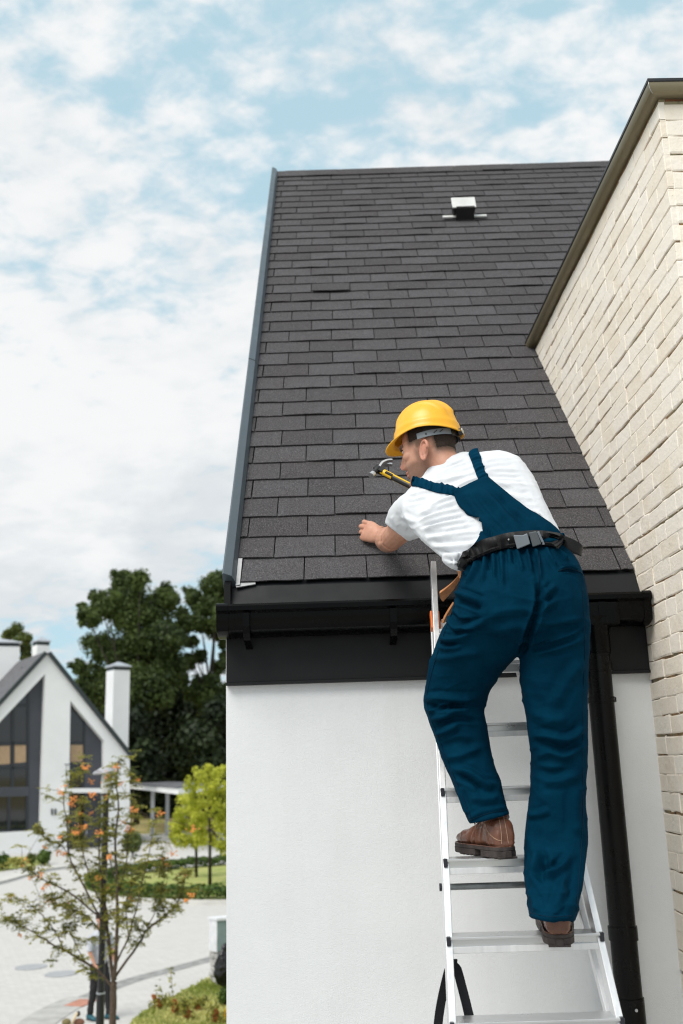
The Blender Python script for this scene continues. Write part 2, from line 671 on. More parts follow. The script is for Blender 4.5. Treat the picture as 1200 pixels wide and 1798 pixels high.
gb.loft([gprof(gx0 + 0.004), gprof(gx1)])
gutter = autosmooth(gb.build('gutter', m_gutter, house), 30)
for xa, xb_, s in ((gx0, gx0 + 0.042, 0.003), (atY(404, 1085, 3.56)[0], atY(411, 1085, 3.56)[0], 0.0015), (gx1 - 0.030, gx1 - 0.001, 0.003)):
    bb = MB()
    bb.loft([gprof(xa, s), gprof(xb_, s)])
    autosmooth(bb.build('end_cap' if s > 0.002 else 'joint_collar', m_gutter, gutter), 30)
for pxx in (433, 691, 1057):
    xc = atY(pxx, 1080, 3.56)[0]
    bb = MB()
    pr = [(GL_Y - 0.006, GL_Z - 0.034), (GL_Y - 0.006, GL_Z - 0.082), (GL_Y + 0.006, GL_Z - 0.104), (GL_Y + 0.03, GL_Z - 0.122), (GL_Y + 0.14, GL_Z - 0.150), (GL_Y + 0.14, GL_Z - 0.158), (GL_Y + 0.025, GL_Z - 0.131), (GL_Y - 0.003, GL_Z - 0.110), (GL_Y - 0.014, GL_Z - 0.085), (GL_Y - 0.014, GL_Z - 0.036)]
    bb.prism([np.array([xc - 0.012, a, c]) for a, c in pr], (0.024, 0, 0))
    bb.build('bracket', m_gutter, gutter)
# gutter outlet and down pipe
px_c = atY(1072, 1400, 3.605)
dpx, dpy, dr = px_c[0], 3.605, 0.0445
bb = MB()
def circ(z, r, ex=0.0):
    return [np.array([dpx + r * math.cos(k * math.pi / 12), dpy + r * math.sin(k * math.pi / 12), z]) for k in range(24)]
bb.loft([circ(GL_Z - 0.085, dr + 0.014), circ(GL_Z - 0.112, dr + 0.012), circ(GL_Z - 0.135, dr + 0.006), circ(GL_Z - 0.215, dr + 0.006), circ(GL_Z - 0.2151, dr)])
autosmooth(bb.build('gutter_outlet', m_gutter, gutter), 35)
bb = MB()
gz = GL_Z
bb.box((dpx - 0.082, GL_Y - 0.011, gz - 0.118), (dpx + 0.082, GL_Y + 0.05, gz - 0.034))
bevel(bb.build('outlet_box', m_gutter, gutter), 0.008, 3)
bb = MB()
bb.loft([circ(2.76, dr), circ(GL_Z - 0.14, dr)])
pipe = autosmooth(bb.build('downpipe', m_pipe, house), 35)
for yy, hh in ((1170, 0.014), (1228, 0.010), (1642, 0.022), (1786, 0.05)):
    zc_ = atY(1072 + (yy - 1400) * 0.097, yy, dpy - dr)[2]
    bb = MB()
    bb.loft([circ(zc_ - hh, dr + 0.001), circ(zc_ - hh, dr + 0.0042), circ(zc_ + hh, dr + 0.0042), circ(zc_ + hh, dr + 0.001)])
    autosmooth(bb.build('pipe_collar', m_pipe, pipe), 35)
for yy, sx in ((1228, 1), (1228, -1)):
    zc_ = atY(1072 + (yy - 1400) * 0.097, yy, dpy - dr)[2]
    bb = MB()
    bb.box((dpx + sx * dr - 0.004 * sx - 0.006, dpy - 0.012, zc_ - 0.008), (dpx + sx * dr + 0.006, dpy + 0.010, zc_ + 0.008))
    bb.build('clip_lug', m_pipe, pipe)
bb = MB()
zc_ = atY(1112, 1774, dpy - dr)[2]
bb.tube([(dpx + 0.008, dpy - dr - 0.007, zc_), (dpx + 0.008, dpy - dr + 0.004, zc_)], [0.005, 0.006], 8)
bb.build('clip_screw', m_galv, pipe)

# roof vent
vc = onplane(816, 387, RA, RN)
tv = float(np.dot(vc - RA, RD))
uv = vc[0]
vent = MB()
for sgn in (-1, 1):
    vent.obox(roofp(uv + sgn * 0.105, tv + 0.004, 0.030), RX * 0.055, RD * 0.017, RN * 0.004)
    vent.obox(roofp(uv + sgn * 0.066, tv + 0.06, 0.040), RX * 0.006, RD * 0.055, RN * 0.018)
vent_o = vent.build('roof_vent', m_ventlid, house)
bb = MB()
bb.box((-1, -1, -1), (1, 1, 1))
axl = np.array([0, math.cos(math.radians(66)), math.sin(math.radians(66))])
axn = np.array([0, -axl[2], axl[1]])
cc = roofp(uv - 0.008, tv + 0.035, 0.115)
bb = MB()
bb.obox(roofp(uv, tv + 0.035, 0.05), RX * 0.066, RD * 0.06, RN * 0.06)
bb.build('vent_neck', m_ventblk, vent_o)
bb = MB()
bb.loft([[cc + axn * 0.0 + RX * a * 0.086 + axl * c * 0.060 for a, c in ((-1, -1), (1, -1), (1, 1), (-1, 1))],
         [cc - axn * 0.15 + RX * a * 0.070 + axl * c * 0.060 for a, c in ((-1, -0.7), (1, -0.7), (1, 1), (-1, 1))]][::-1])
bevel(bb.build('vent_hood', m_ventblk, vent_o), 0.012, 2)
bb = MB()
bb.obox(cc + axn * 0.006, RX * 0.087, axl * 0.061, axn * 0.0045)
bevel(bb.build('vent_lid', m_ventlid, vent_o), 0.004, 2)

# ================================================================== the brick house
m_brick = MT('painted_brick', (0.66, 0.60, 0.50), 0.85, 0, 0.3)
_t = m_brick
_b1 = _t.noise(9, 5, 0.6)
_pit = _t.noise(95, 4, 0.65)
_edge = _t.noise(28, 5, 0.65)
_c = _t.mix(_t.random(), (0.79, 0.705, 0.585), (0.86, 0.81, 0.725))
_c = _t.mix(_t.ramp(_b1, 0.4, 0.7), _c, (0.84, 0.785, 0.705))
_c = _t.mix(_t.ramp(_edge, 0.60, 0.74, 0, 0.35), _c, (0.60, 0.51, 0.38))
_c = _t.mix(_t.ramp(_pit, 0.66, 0.76, 0, 0.8), _c, (0.22, 0.16, 0.10))
_t.color(_c).bump(_pit, 0.35, 0.004).bump(_edge, 0.45, 0.008)
m_brick = _t.m
m_mortar = MT('mortar', (0.3, 0.22, 0.13), 0.95)
_c = m_mortar.mix(m_mortar.ramp(m_mortar.noise(11, 4), 0.42, 0.58), (0.40, 0.25, 0.13), (0.30, 0.27, 0.17))
m_mortar.color(m_mortar.mix(m_mortar.ramp(m_mortar.noise(30, 3), 0.5, 0.7), _c, (0.12, 0.095, 0.075)))
m_mortar = m_mortar.m
m_coping = simple('bronze_coping_metal', (0.20, 0.17, 0.105), 0.40, 0.4, 0.5, 0.12, 3)
m_copedark = simple('coping_edge_and_shadow_gap', (0.015, 0.015, 0.017), 0.4)
m_soffit = simple('red_brown_board', (0.16, 0.065, 0.032), 0.8, 0, 0.3, 0.4, 14)


def atX(x, y, X):
    d = ray(x, y)
    return CAM + d * (X / d[0])


BA = 0.0215
PIV = np.array([XB, WALL_Y, 0.0])
def rotz(p_, a):
    q_ = np.asarray(p_, float) - PIV
    return PIV + np.array([q_[0] * math.cos(a) - q_[1] * math.sin(a), q_[0] * math.sin(a) + q_[1] * math.cos(a), q_[2]])
def atX(x, y, X):
    """picture point on the plane X = const of the brick block, in the block's own (unturned) frame"""
    n_ = np.array([math.cos(BA), math.sin(BA), 0])
    return rotz(onplane(x, y, rotz([X, WALL_Y, 0], BA), n_), -BA)


def tob(p_):
    return topx(rotz(p_, BA))


OH = 0.040
cornerp = atX(1157.5, 203, XB)
CY = float(cornerp[1])
ZTOP = float(atX(1152.5, 174, XB)[2]) - 0.014
outer = atX(1138.4, 138.4, XB - OH)
brick_house = thing('brick_house', 'cream painted brick house with bronze metal coping right of the shingle roof', 'house', (XB + 1.5, 4.2, 0))
yend = 6.2
SLIP = 0.016
bb = MB()
bb.box((XB + SLIP - 0.0085, CY + SLIP - 0.0085, 2.7), (XB + 4, yend, ZTOP + 0.02))
bb.build('wall', m_mortar, brick_house)

H = 0.0655
zj = float(atX(1150, 1226.7, XB)[2])      # a bed joint read off the photograph
GAP = 0.0042


def brick_geo(l, h, seed):
    """front face in local x (along), z (up); y = depth inward; origin centre of the front"""
    r = random.Random(seed)
    nx, nz = 5, 4
    v, f = [], []
    for i in range(nx):
        for k in range(nz):
            fx, fz = (-1, -0.965, 0, 0.965, 1)[i], (-1, -0.88, 0.88, 1)[k]
            edge = 1.0 if max(abs(fx), abs(fz)) > 0.99 else 0.0
            v.append((fx * l / 2 + r.uniform(-1, 1) * 0.002, edge * r.uniform(0.0008, 0.0030), fz * h / 2 + r.uniform(-1, 1) * 0.0034))
    for i in range(nx - 1):
        for k in range(nz - 1):
            a = i * nz + k
            f.append((a, a + nz, a + nz + 1, a + 1))
    rim = [i * nz for i in range(nx)] + [(nx - 1) * nz + k for k in range(1, nz)] + [i * nz + nz - 1 for i in range(nx - 2, -1, -1)] + [k for k in range(nz - 2, 0, -1)]
    b0 = len(v)
    for i in rim:
        v.append((v[i][0], SLIP + 0.006, v[i][2]))
    n = len(rim)
    for k in range(n):
        f.append((rim[k], b0 + k, b0 + (k + 1) % n, rim[(k + 1) % n]))
    return v, f


LREF = 0.185
bvars = [mesh_of('brick', *brick_geo(LREF, H - GAP, 50 + k), m_brick) for k in range(18)]
for me in bvars:
    pass
blist = []
k0 = int((2.95 - zj) / H) - 1
row = k0
while True:
    z0 = zj + row * H
    if z0 + H * 0.4 > ZTOP:
        break
    # left face
    y = CY + 0.001
    first = True
    while y < yend:
        l = rnd.choice((0.185, 0.19, 0.18, 0.175, 0.195, 0.10, 0.185))
        if first:
            l = (0.19, 0.095)[row % 2] * rnd.uniform(0.9, 1.08)
        blist.append(('L', y, l, z0, row))
        y += l
        first = False
    x = XB + SLIP + 0.003
    first = True
    while x < XB + 3.2:
        l = rnd.choice((0.185, 0.19, 0.18))
        if first:
            l = (0.095, 0.19)[row % 2]
        blist.append(('F', x, l, z0, row))
        x += l
        first = False
    row += 1


def brick_vis(bk):
    side, a, l, z0, r = bk
    zc_ = z0 + H / 2
    c = np.array([XB, a + l / 2, zc_]) if side == 'L' else np.array([a + l / 2, CY, zc_])
    q = tob(c)
    e = 0.55 * l * FPX / q[2]
    if q[0] - e > 1200 or q[1] > 1830 or q[1] < 120:
        return 0
    if side == 'L':
        if a > WALL_Y + 0.03 and zc_ + H < roofz(a):
            return 0
        q0, q1 = tob(np.array([XB, a, zc_])), tob(np.array([XB, a + l, zc_]))
    else:
        q0, q1 = tob(np.array([a, CY, zc_])), tob(np.array([a + l, CY, zc_]))
    return (abs(min(q0[0], 1200) - min(q1[0], 1200)) + 0.5 * abs(q0[1] - q1[1]) + 2) * H * FPX / q[2]


blist.sort(key=lambda q: -brick_vis(q))
rest = MB()
nvis = sum(1 for q in blist if brick_vis(q) > 0)
print('ZTOP', ZTOP, 'outer', outer, 'CY', CY)
print('bricks', len(blist), 'visible', nvis, 'shingles', len(pieces))
for n, (side, a, l, z0, r) in enumerate(blist):
    jz = 0.0035 * math.sin(a * 5 + r * 1.7) + rnd.uniform(-0.0015, 0.0015)
    tilt, roll_ = rnd.gauss(0, 0.008), rnd.gauss(0, 0.007)
    out = rnd.gauss(0, 0.0007)
    if side == 'L':
        ex, ey = np.array([0, -1.0, 0]), np.array([1.0, 0, 0])
        c = np.array([XB + out, a + l / 2, z0 + H / 2 + jz])
    else:
        ex, ey = np.array([1.0, 0, 0]), np.array([0, 1.0, 0])
        c = np.array([a + l / 2, CY + out, z0 + H / 2 + jz])
    ez = np.array([0, 0, 1.0])
    ez = ez - tilt * ey + roll_ * ex
    ez /= np.linalg.norm(ez)
    ey2 = ey + tilt * np.array([0, 0, 1.0])
    ey2 /= np.linalg.norm(ey2)
    ex2 = np.cross(ey2, ez)
    le = l - 0.0022
    if n < 300 and brick_vis((side, a, l, z0, r)) > 0:
        ob = bpy.data.objects.new('brick', bvars[rnd.randrange(18)])
        COL.objects.link(ob)
        ob.parent = brick_house
        s = le / LREF
        loc = c - wl_of(brick_house)
        ob.matrix_basis = Matrix(((ex2[0] * s, ey2[0], ez[0], loc[0]), (ex2[1] * s, ey2[1], ez[1], loc[1]), (ex2[2] * s, ey2[2], ez[2], loc[2]), (0, 0, 0, 1)))
    else:
        v, f = brick_geo(le, H - GAP, n)
        rest.add([c + q[0] * ex2 + q[1] * ey2 + q[2] * ez for q in v], f)
rest.build('brick_field', m_brick, brick_house, kind='stuff')

# coping: left run and front run with a mitred corner
co = float(outer[2])
cx, cy = XB - OH, float(outer[1])
def cprof(off_out):
    """(outward, z) profile: top edge, curled face, underside"""
    return [(0.003, co), (0.003, co - 0.010), (0.0, co - 0.012)], [(0.0, co - 0.0125), (0.001, co - 0.022), (-0.002, co - 0.034), (-0.008, co - 0.042), (-0.016, co - 0.045), (-0.045, co - 0.045), (-0.045, co - 0.0125)]


def run(prof, kind_, name, mat, yA, yB):
    rings = []
    if kind_ == 'L':
        for yy in (yA, yB):
            rings.append([np.array([cx - o_, (cy - o_) if yy is None else yy, z]) for o_, z in prof])
    else:
        for xx in (yA, yB):
            rings.append([np.array([(cx - o_) if xx is None else xx, cy - o_, z]) for o_, z in prof])
    q = MB()
    q.loft(rings if kind_ == 'L' else rings)
    return autosmooth(q.build(name, mat, brick_house), 28)


edge, face = cprof(0)
edge = edge + [(-0.3, co - 0.008), (-0.3, co)]
yroof = float(onplane(921, 603, RA, RN)[1]) - 0.02
for kind_, A_, B_ in (('L', None, yroof + 0.35), ('F', None, XB + 3.4)):
    run(edge, kind_, 'coping_edge', m_copedark, A_, B_)
    run(face, kind_, 'coping', m_coping, A_, B_)
bb = MB()
bb.box((XB + 0.03, CY + 0.003, ZTOP + 0.004), (XB + 3.3, CY + 0.0115, co - 0.046))
bb.build('soffit_board', m_soffit, brick_house)
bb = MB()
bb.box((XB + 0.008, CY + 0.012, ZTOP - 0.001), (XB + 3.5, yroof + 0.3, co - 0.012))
bb.build('shadow_gap_strip', m_copedark, brick_house)  # dark strip painting in the shadow gap between coping and bricks
bb = MB()   # bright mitre seam
sp = [np.array([cx - o_ , cy - o_, z]) for o_, z in face[:5]]
bb.tube([q + np.array([-0.0005, -0.0005, 0]) for q in sp], 0.0012, 5)
bb.build('mitre_seam', m_galv, brick_house)

brick_house.rotation_euler.z = BA
brick_house.location = tuple(rotz(wl_of(brick_house), BA))

# terrace the photographer stands on (below the frame)
m_terrace = simple('terrace_paving', (0.38, 0.375, 0.365), 0.9, 0, 0.3)
bb = MB()
bb.box((-3.2, -5, 2.5), (6, WALL_Y - 0.002, 2.75))
t_ = bb.build('terrace', m_terrace)
t_['kind'] = 'structure'
bb = MB()
bb.box((-3.15, -4.95, 0), (5.9, WALL_Y - 0.03, 2.499))
t_ = bb.build('terrace_base', m_stucco)
t_['kind'] = 'structure'
# ================================================================== the ladder
m_alu = MT('brushed_aluminium', (0.80, 0.81, 0.82), 0.42, 0.55, 0.5)
_n = m_alu.noise(60, 4, 0.6, m_alu.coord('World', (1, 1, 0.06)))
m_alu.color(m_alu.mix(m_alu.ramp(_n, 0.3, 0.7), (0.68, 0.69, 0.705), (0.79, 0.795, 0.80)))
m_alu.rough(m_alu.ramp(_n, 0.3, 0.7, 0.34, 0.50))
m_alu = m_alu.m
m_alu2 = simple('mill_finish_tread', (0.62, 0.63, 0.64), 0.34, 0.8, 0.5, 0.05, 5)
m_tube = simple('grey_steel_tube', (0.22, 0.235, 0.24), 0.38, 0.8, 0.5, 0.25, 25)
m_cap = simple('dark_plastic_cap', (0.012, 0.013, 0.02), 0.4)
m_web = simple('black_webbing', (0.008, 0.0085, 0.011), 0.75, 0, 0.3, 0.2, 200, 0.4, 500)
m_orange = simple('orange_plastic_clip', (0.72, 0.16, 0.025), 0.4)

LA = math.radians(65.3)
LD = np.array([0, math.cos(LA), math.sin(LA)])
LN = np.array([0, -math.sin(LA), math.cos(LA)])       # towards the climber, up
LO = P(940, 1795, 2.655)


def lad(x, y, off=0.0):
    return onplane(x, y, LO - LN * off, LN)


ladder = thing('step_ladder', 'aluminium step ladder leaning on the black gutter under the worker', 'ladder', (float(LO[0]), float(LO[1]) - 0.55, 2.75))
ls = [lad(795.5, 1798), lad(761.5, 985)]
rs = [lad(1090.5, 1795), lad(1028.5, 1535)]


def online(a, b, s):
    """point on the line a-b whose coordinate along LD equals s"""
    sa, sb = np.dot(a - LO, LD), np.dot(b - LO, LD)
    return a + (b - a) * ((s - sa) / (sb - sa))


s_bot = (2.752 - LO[2]) / LD[2]
s_top = np.dot(ls[1] - LO, LD)
SW, SDp = 0.0097, 0.052


def stile(a, b, s0, s1, w, dp, back, name='stile', mat=None):
    p0, p1 = online(a, b, s0), online(a, b, s1)
    q = MB()
    ring = lambda c: [c + RX * x_ - LN * (back + d_) for x_, d_ in ((-w, 0), (w, 0), (w, dp), (-w, dp))]
    q.loft([ring(p0), ring(p1)])
    return bevel(q.build(name, mat or m_alu, ladder), 0.0022, 2)


stile(ls[0], ls[1], s_bot, s_top, SW, SDp, 0.0)
s_pl = float(np.dot(lad(768, 1168) - LO, LD))
stile(rs[0], rs[1], s_bot, s_pl + 0.03, SW, SDp, 0.0)

step_z = []
for i, yy in enumerate((2110, 1957, 1795, 1645, 1508, 1384, 1272)):
    cpt = LO + LD * float(np.dot(lad(790, yy) - LO, LD))
    s = float(np.dot(cpt - LO, LD))
    a, c = online(ls[0], ls[1], s), online(rs[0], rs[1], s)
    x0, x1 = a[0] - SW + 0.003, c[0] + SW - 0.002
    yf, zt = a[1] - 0.012, a[2]
    step_z.append((yf, zt))
    q = MB()
    q.box((x0 + 0.012, yf + 0.010, zt - 0.040), (x1 - 0.012, yf + 0.075, zt - 0.006))
    q.box((x0 + 0.001, yf - 0.002, zt - 0.0075), (x1 - 0.001, yf + 0.082, zt))
    st = bevel(q.build('step', m_alu2, ladder), 0.0018, 2)
    q = MB()
    q.box((x0, yf + 0.002, zt - 0.043), (x1, yf + 0.0098, zt - 0.0255))
    bevel(q.build('step_flange', m_alu, st), 0.0012, 1)
    for xx in (x0, x1):
        sg = 1 if xx == x0 else -1
        q = MB()
        q.box((min(xx - 0.002 * sg, xx + 0.010 * sg), yf - 0.0035, zt - 0.0225), (max(xx - 0.002 * sg, xx + 0.010 * sg), yf + 0.02, zt + 0.0015))
        bevel(q.build('end_plug', m_cap, st), 0.002, 1)
        q = MB()
        rx_ = xx + 0.010 * sg
        q.tube([(rx_, yf + 0.0005, zt - 0.034), (rx_, yf + 0.006, zt - 0.034)], 0.0022, 8)
        q.build('rivet', m_tube, st)
# platform under the climber
cpt = LO + LD * s_pl
a, c = online(ls[0], ls[1], s_pl), online(rs[0], rs[1], s_pl)
q = MB()
q.box((a[0] + 0.012, a[1] - 0.02, a[2] - 0.032), (c[0] - 0.012, a[1] + 0.012, a[2] - 0.004))
pt = bevel(q.build('platform', m_alu2, ladder), 0.003, 2)
pdir = np.array([0, math.cos(math.radians(58)), math.sin(math.radians(58))])
pn = np.array([0, -pdir[2], pdir[1]])
q = MB()
for k in range(9):
    cc = (a + c) / 2 + pdir * (0.012 + k * 0.0165) + np.array([0, -0.01, 0.0])
    q.obox(cc, RX * (c[0] - a[0] - 0.03) / 2, pdir * 0.0062, pn * 0.006)
q.obox((a + c) / 2 + pdir * 0.078 - pn * 0.008 + np.array([0, -0.01, 0]), RX * (c[0] - a[0] - 0.03) / 2, pdir * 0.075, pn * 0.003)
q.build('platform_ribs', m_alu, pt)
# folded rear frame
rl = [lad(785.5, 1640, 0.085), lad(768.0, 1250, 0.085)]
rr = [lad(1017.5, 1576, 0.085), lad(1073.5, 1790, 0.085)]
s_clip = float(np.dot(lad(765, 1090, 0.085) - LO, LD))
for aa, bb_ in (rl, rr):
    p0, p1 = online(aa, bb_, s_bot + 0.02), online(aa, bb_, s_clip)
    q = MB()
    ring = lambda c_: [c_ + RX * x_ - LN * d_ for x_, d_ in ((-0.0085, 0), (0.0085, 0), (0.0085, 0.03), (-0.0085, 0.03))]
    q.loft([ring(p0), ring(p1)])
    bevel(q.build('rear_leg', m_alu, ladder), 0.002, 2)
for yy in (1558, 1958):
    s = float(np.dot(lad(776, yy, 0.098) - LO, LD))
    p0, p1 = online(rl[0], rl[1], s) - LN * 0.012, online(rr[0], rr[1], s) - LN * 0.012
    q = MB()
    q.tube([p0 - RX * 0.010, p1 + RX * 0.018], 0.0095, 12)
    rg = autosmooth(q.build('rear_rung', m_tube, ladder))
    q = MB()
    q.tube([p0 - RX * 0.016, p0 - RX * 0.009], 0.0115, 10)
    q.build('rung_cap', m_cap, rg)
# orange latches on the left stile, white hinge cover
for xx in (758.2, 770.5):
    cc = lad(xx, 1091, 0.03)
    q = MB()
    q.obox(cc, RX * 0.004, LD * 0.036, LN * 0.015)
    bevel(q.build('latch', m_orange, ladder), 0.003, 2)
cc = lad(780, 1098, 0.05)
q = MB()
q.obox(cc, RX * 0.010, LD * 0.02, LN * 0.012)
bevel(q.build('hinge_cover', m_alu, ladder), 0.003, 2)
# black webbing straps
def ribbon(pts, wid, th, name, mat, parent, sub=4):
    """pts: world points, wid: list of width vectors"""
    q = MB()
    P_ = [np.asarray(p_, float) for p_ in pts]
    rings = []
    n = len(P_)
    for j in range((n - 1) * sub + 1):
        t = j / sub
        i = min(int(t), n - 2)
        f_ = t - i
        p0, p1, p2, p3 = P_[max(i - 1, 0)], P_[i], P_[i + 1], P_[min(i + 2, n - 1)]
        pos = 0.5 * ((2 * p1) + (-p0 + p2) * f_ + (2 * p0 - 5 * p1 + 4 * p2 - p3) * f_ ** 2 + (-p0 + 3 * p1 - 3 * p2 + p3) * f_ ** 3)
        tan = 0.5 * ((-p0 + p2) + 2 * (2 * p0 - 5 * p1 + 4 * p2 - p3) * f_ + 3 * (-p0 + 3 * p1 - 3 * p2 + p3) * f_ ** 2)
        tan /= np.linalg.norm(tan) + 1e-9
        w_ = np.asarray(wid[i], float) * (1 - f_) + np.asarray(wid[i + 1], float) * f_
        wl_ = np.linalg.norm(w_)
        w_ = w_ - tan * np.dot(w_, tan)
        w_ = w_ / (np.linalg.norm(w_) + 1e-9) * wl_
        nn = np.cross(tan, w_)
        nn /= np.linalg.norm(nn) + 1e-9
        rings.append([pos - w_ - nn * th, pos + w_ - nn * th, pos + w_ + nn * th, pos - w_ + nn * th])
    q.loft(rings)
    return autosmooth(q.build(name, mat, parent), 50)


zk = 2.76
k1 = P(797, 1692, zk + 0.06)
W = np.array([0.0125, 0.002, 0.003])
ribbon([k1, P(803, 1702, zk + 0.05), P(812, 1735, zk + 0.03), P(822, 1775, zk), P(829, 1812, zk - 0.02), P(822, 1880, zk - 0.02), P(797, 1890, zk), P(772, 1860, zk + 0.06), P(769, 1810, zk + 0.09), P(775, 1760, zk + 0.11), P(788, 1702, zk + 0.12), k1 + np.array([-0.004, 0.03, 0.0])],
       [W * 0.5] + [W] * 10 + [W * 0.5], 0.0012, 'strap', m_web, ladder)
q = MB()
q.obox(k1 + np.array([0.002, 0, 0.002]), RX * 0.008, np.array([0, 0.005, 0]), np.array([0.002, 0, 0.010]))
bevel(q.build('strap_knot', m_web, ladder), 0.003, 2)
W2 = np.array([0.010, 0.004, 0.0])
ks = ribbon([P(1046, 1671, 2.88), P(1047, 1690, 2.88), P(1049, 1702, 2.87), P(1057, 1722, 2.87), P(1063, 1738, 2.87)], [W2 * 0.25, W2 * 0.9, W2 * 1.0, W2 * 0.5, W2 * 0.08], 0.0016, 'strap', m_web, ladder)
q = MB()
for dx_, dy_, w_, h_ in ((1047.5, 1684, 0.0035, 0.012), (1055, 1684, 0.0022, 0.012), (1051, 1677.5, 0.008, 0.0028), (1051, 1690.5, 0.008, 0.0028)):
    q.obox(P(dx_, dy_, 2.865), RX * w_, np.array([0, 0.003, 0]), np.array([0.08, 0, 1.0]) * h_)
bevel(q.build('strap_buckle', m_cap, ks), 0.001, 1)
# ================================================================== the worker
def ringpx(L, R, z, th, n=28, ex=2.0, zR=None):
    """closed ring seen edge to edge between two picture points at depth z; th = half thickness along the view"""
    pL, pR = P(*L, z), P(*R, zR if zR else z)
    c = (pL + pR) / 2
    a = (pR - pL) / 2
    v = c - CAM
    v = v / np.linalg.norm(v)
    b = v - a * np.dot(v, a) / np.dot(a, a)
    b = b / np.linalg.norm(b) * th
    out = []
    for k in range(n):
        t = 2 * math.pi * k / n
        ct, st = math.cos(t), math.sin(t)
        out.append(c + a * math.copysign(abs(ct) ** (2 / ex), ct) + b * math.copysign(abs(st) ** (2 / ex), st))
    return out


def dens(rows, sub=3):
    """catmull-rom densify a list of numeric tuples"""
    A = np.array([np.concatenate([np.ravel(x) for x in r]) for r in rows], float)
    n = len(A)
    out = []
    for j in range((n - 1) * sub + 1):
        t = j / sub
        i = min(int(t), n - 2)
        f = t - i
        p0, p1, p2, p3 = A[max(i - 1, 0)], A[i], A[i + 1], A[min(i + 2, n - 1)]
        out.append(0.5 * ((2 * p1) + (-p0 + p2) * f + (2 * p0 - 5 * p1 + 4 * p2 - p3) * f ** 2 + (-p0 + 3 * p1 - 3 * p2 + p3) * f ** 3))
    return out


def loftpx(mb, rows, ex=2.0, sub=3):
    mb.loft([ringpx(r[0:2], r[2:4], r[4], r[5], 28, ex) for r in dens(rows, sub)])


def ellip(mb, c, ax, ay, az, n=20, m=12):
    rings = []
    for j in range(1, m):
        ph = math.pi * j / m
        rings.append([c - az * math.cos(ph) + math.sin(ph) * (ax * math.cos(2 * math.pi * k / n) + ay * math.sin(2 * math.pi * k / n)) for k in range(n)])
    mb.loft(rings)


def vox(mb, size, smooth=4, fac=0.5):
    me = mesh_of('tmp', mb.v, mb.f)
    o = bpy.data.objects.new('tmp', me)
    COL.objects.link(o)
    bm = bmesh.new()
    bm.from_mesh(me)
    bmesh.ops.recalc_face_normals(bm, faces=bm.faces)
    bm.to_mesh(me)
    bm.free()
    r = o.modifiers.new('r', 'REMESH')
    r.mode, r.voxel_size = 'VOXEL', size
    if smooth:
        s = o.modifiers.new('s', 'SMOOTH')
        s.iterations, s.factor = smooth, fac
    dg = bpy.context.evaluated_depsgraph_get()
    ev = o.evaluated_get(dg)
    m2 = ev.to_mesh()
    nv, nf = len(m2.vertices), len(m2.polygons)
    V = np.empty(nv * 3)
    m2.vertices.foreach_get('co', V)
    F = [tuple(p_.vertices) for p_ in m2.polygons]
    ev.to_mesh_clear()
    bpy.data.objects.remove(o)
    bpy.data.meshes.remove(me)
    return V.reshape(-1, 3), F


def vnormals(V, F):
    Q = np.array([f if len(f) == 4 else (*f, f[2]) for f in F])
    fn = np.cross(V[Q[:, 2]] - V[Q[:, 0]], V[Q[:, 3]] - V[Q[:, 1]])
    N = np.zeros_like(V)
    for k in range(4):
        np.add.at(N, Q[:, k], fn)
    return N / (np.linalg.norm(N, axis=1, keepdims=True) + 1e-12)


def seg_dist(p, poly):
    """distance (px) of points p[n,2] from a polyline and position along it 0..1"""
    poly = np.asarray(poly, float)
    L = np.linalg.norm(np.diff(poly, axis=0), axis=1)
    cum = np.concatenate([[0], np.cumsum(L)])
    best = np.full(len(p), 1e9)
    pos = np.zeros(len(p))
    for i in range(len(poly) - 1):
        d = poly[i + 1] - poly[i]
        t = np.clip(((p - poly[i]) @ d) / (d @ d), 0, 1)
        q = np.linalg.norm(p - poly[i] - t[:, None] * d, axis=1)
        m = q < best
        best[m] = q[m]
        pos[m] = (cum[i] + t[m] * L[i]) / cum[-1]
    return best, pos


def smooth_poly(pts, sub=5):
    return [tuple(q) for q in dens([(np.array(p_),) for p_ in pts], sub)]


def folds(V, F, lst, amp=1.0):
    N = vnormals(V, F)
    q = topx(V)
    view = (V - CAM) / np.linalg.norm(V - CAM, axis=1, keepdims=True)
    face = np.clip(-(N * view).sum(1) * 2.2 + 0.15, 0, 1)
    D = np.zeros(len(V))
    for poly, w, a in lst:
        poly = smooth_poly(poly) if len(poly) > 2 else poly
        xs, ys = [p_[0] for p_ in poly], [p_[1] for p_ in poly]
        m = (q[:, 0] > min(xs) - 4 * w) & (q[:, 0] < max(xs) + 4 * w) & (q[:, 1] > min(ys) - 4 * w) & (q[:, 1] < max(ys) + 4 * w)
        if not m.any():
            continue
        d, pos = seg_dist(q[m][:, :2], poly)
        taper = np.clip(np.minimum(pos, 1 - pos) * 5 + 0.12, 0, 1)
        D[m] += a * (np.exp(-(d / w) ** 2) - 0.38 * np.exp(-((d - 2.0 * w) / (0.8 * w)) ** 2)) * taper
    return V + N * (D * face * amp)[:, None]


def noise_disp(V, F, scale, amp, aniso=(1, 1, 1), seed=0):
    N = vnormals(V, F)
    d = np.array([noise.fractal(Vector((v[0] * scale * aniso[0] + seed, v[1] * scale * aniso[1], v[2] * scale * aniso[2])), 0.9, 2.0, 3) for v in V])
    return V + N * (d * amp)[:, None]


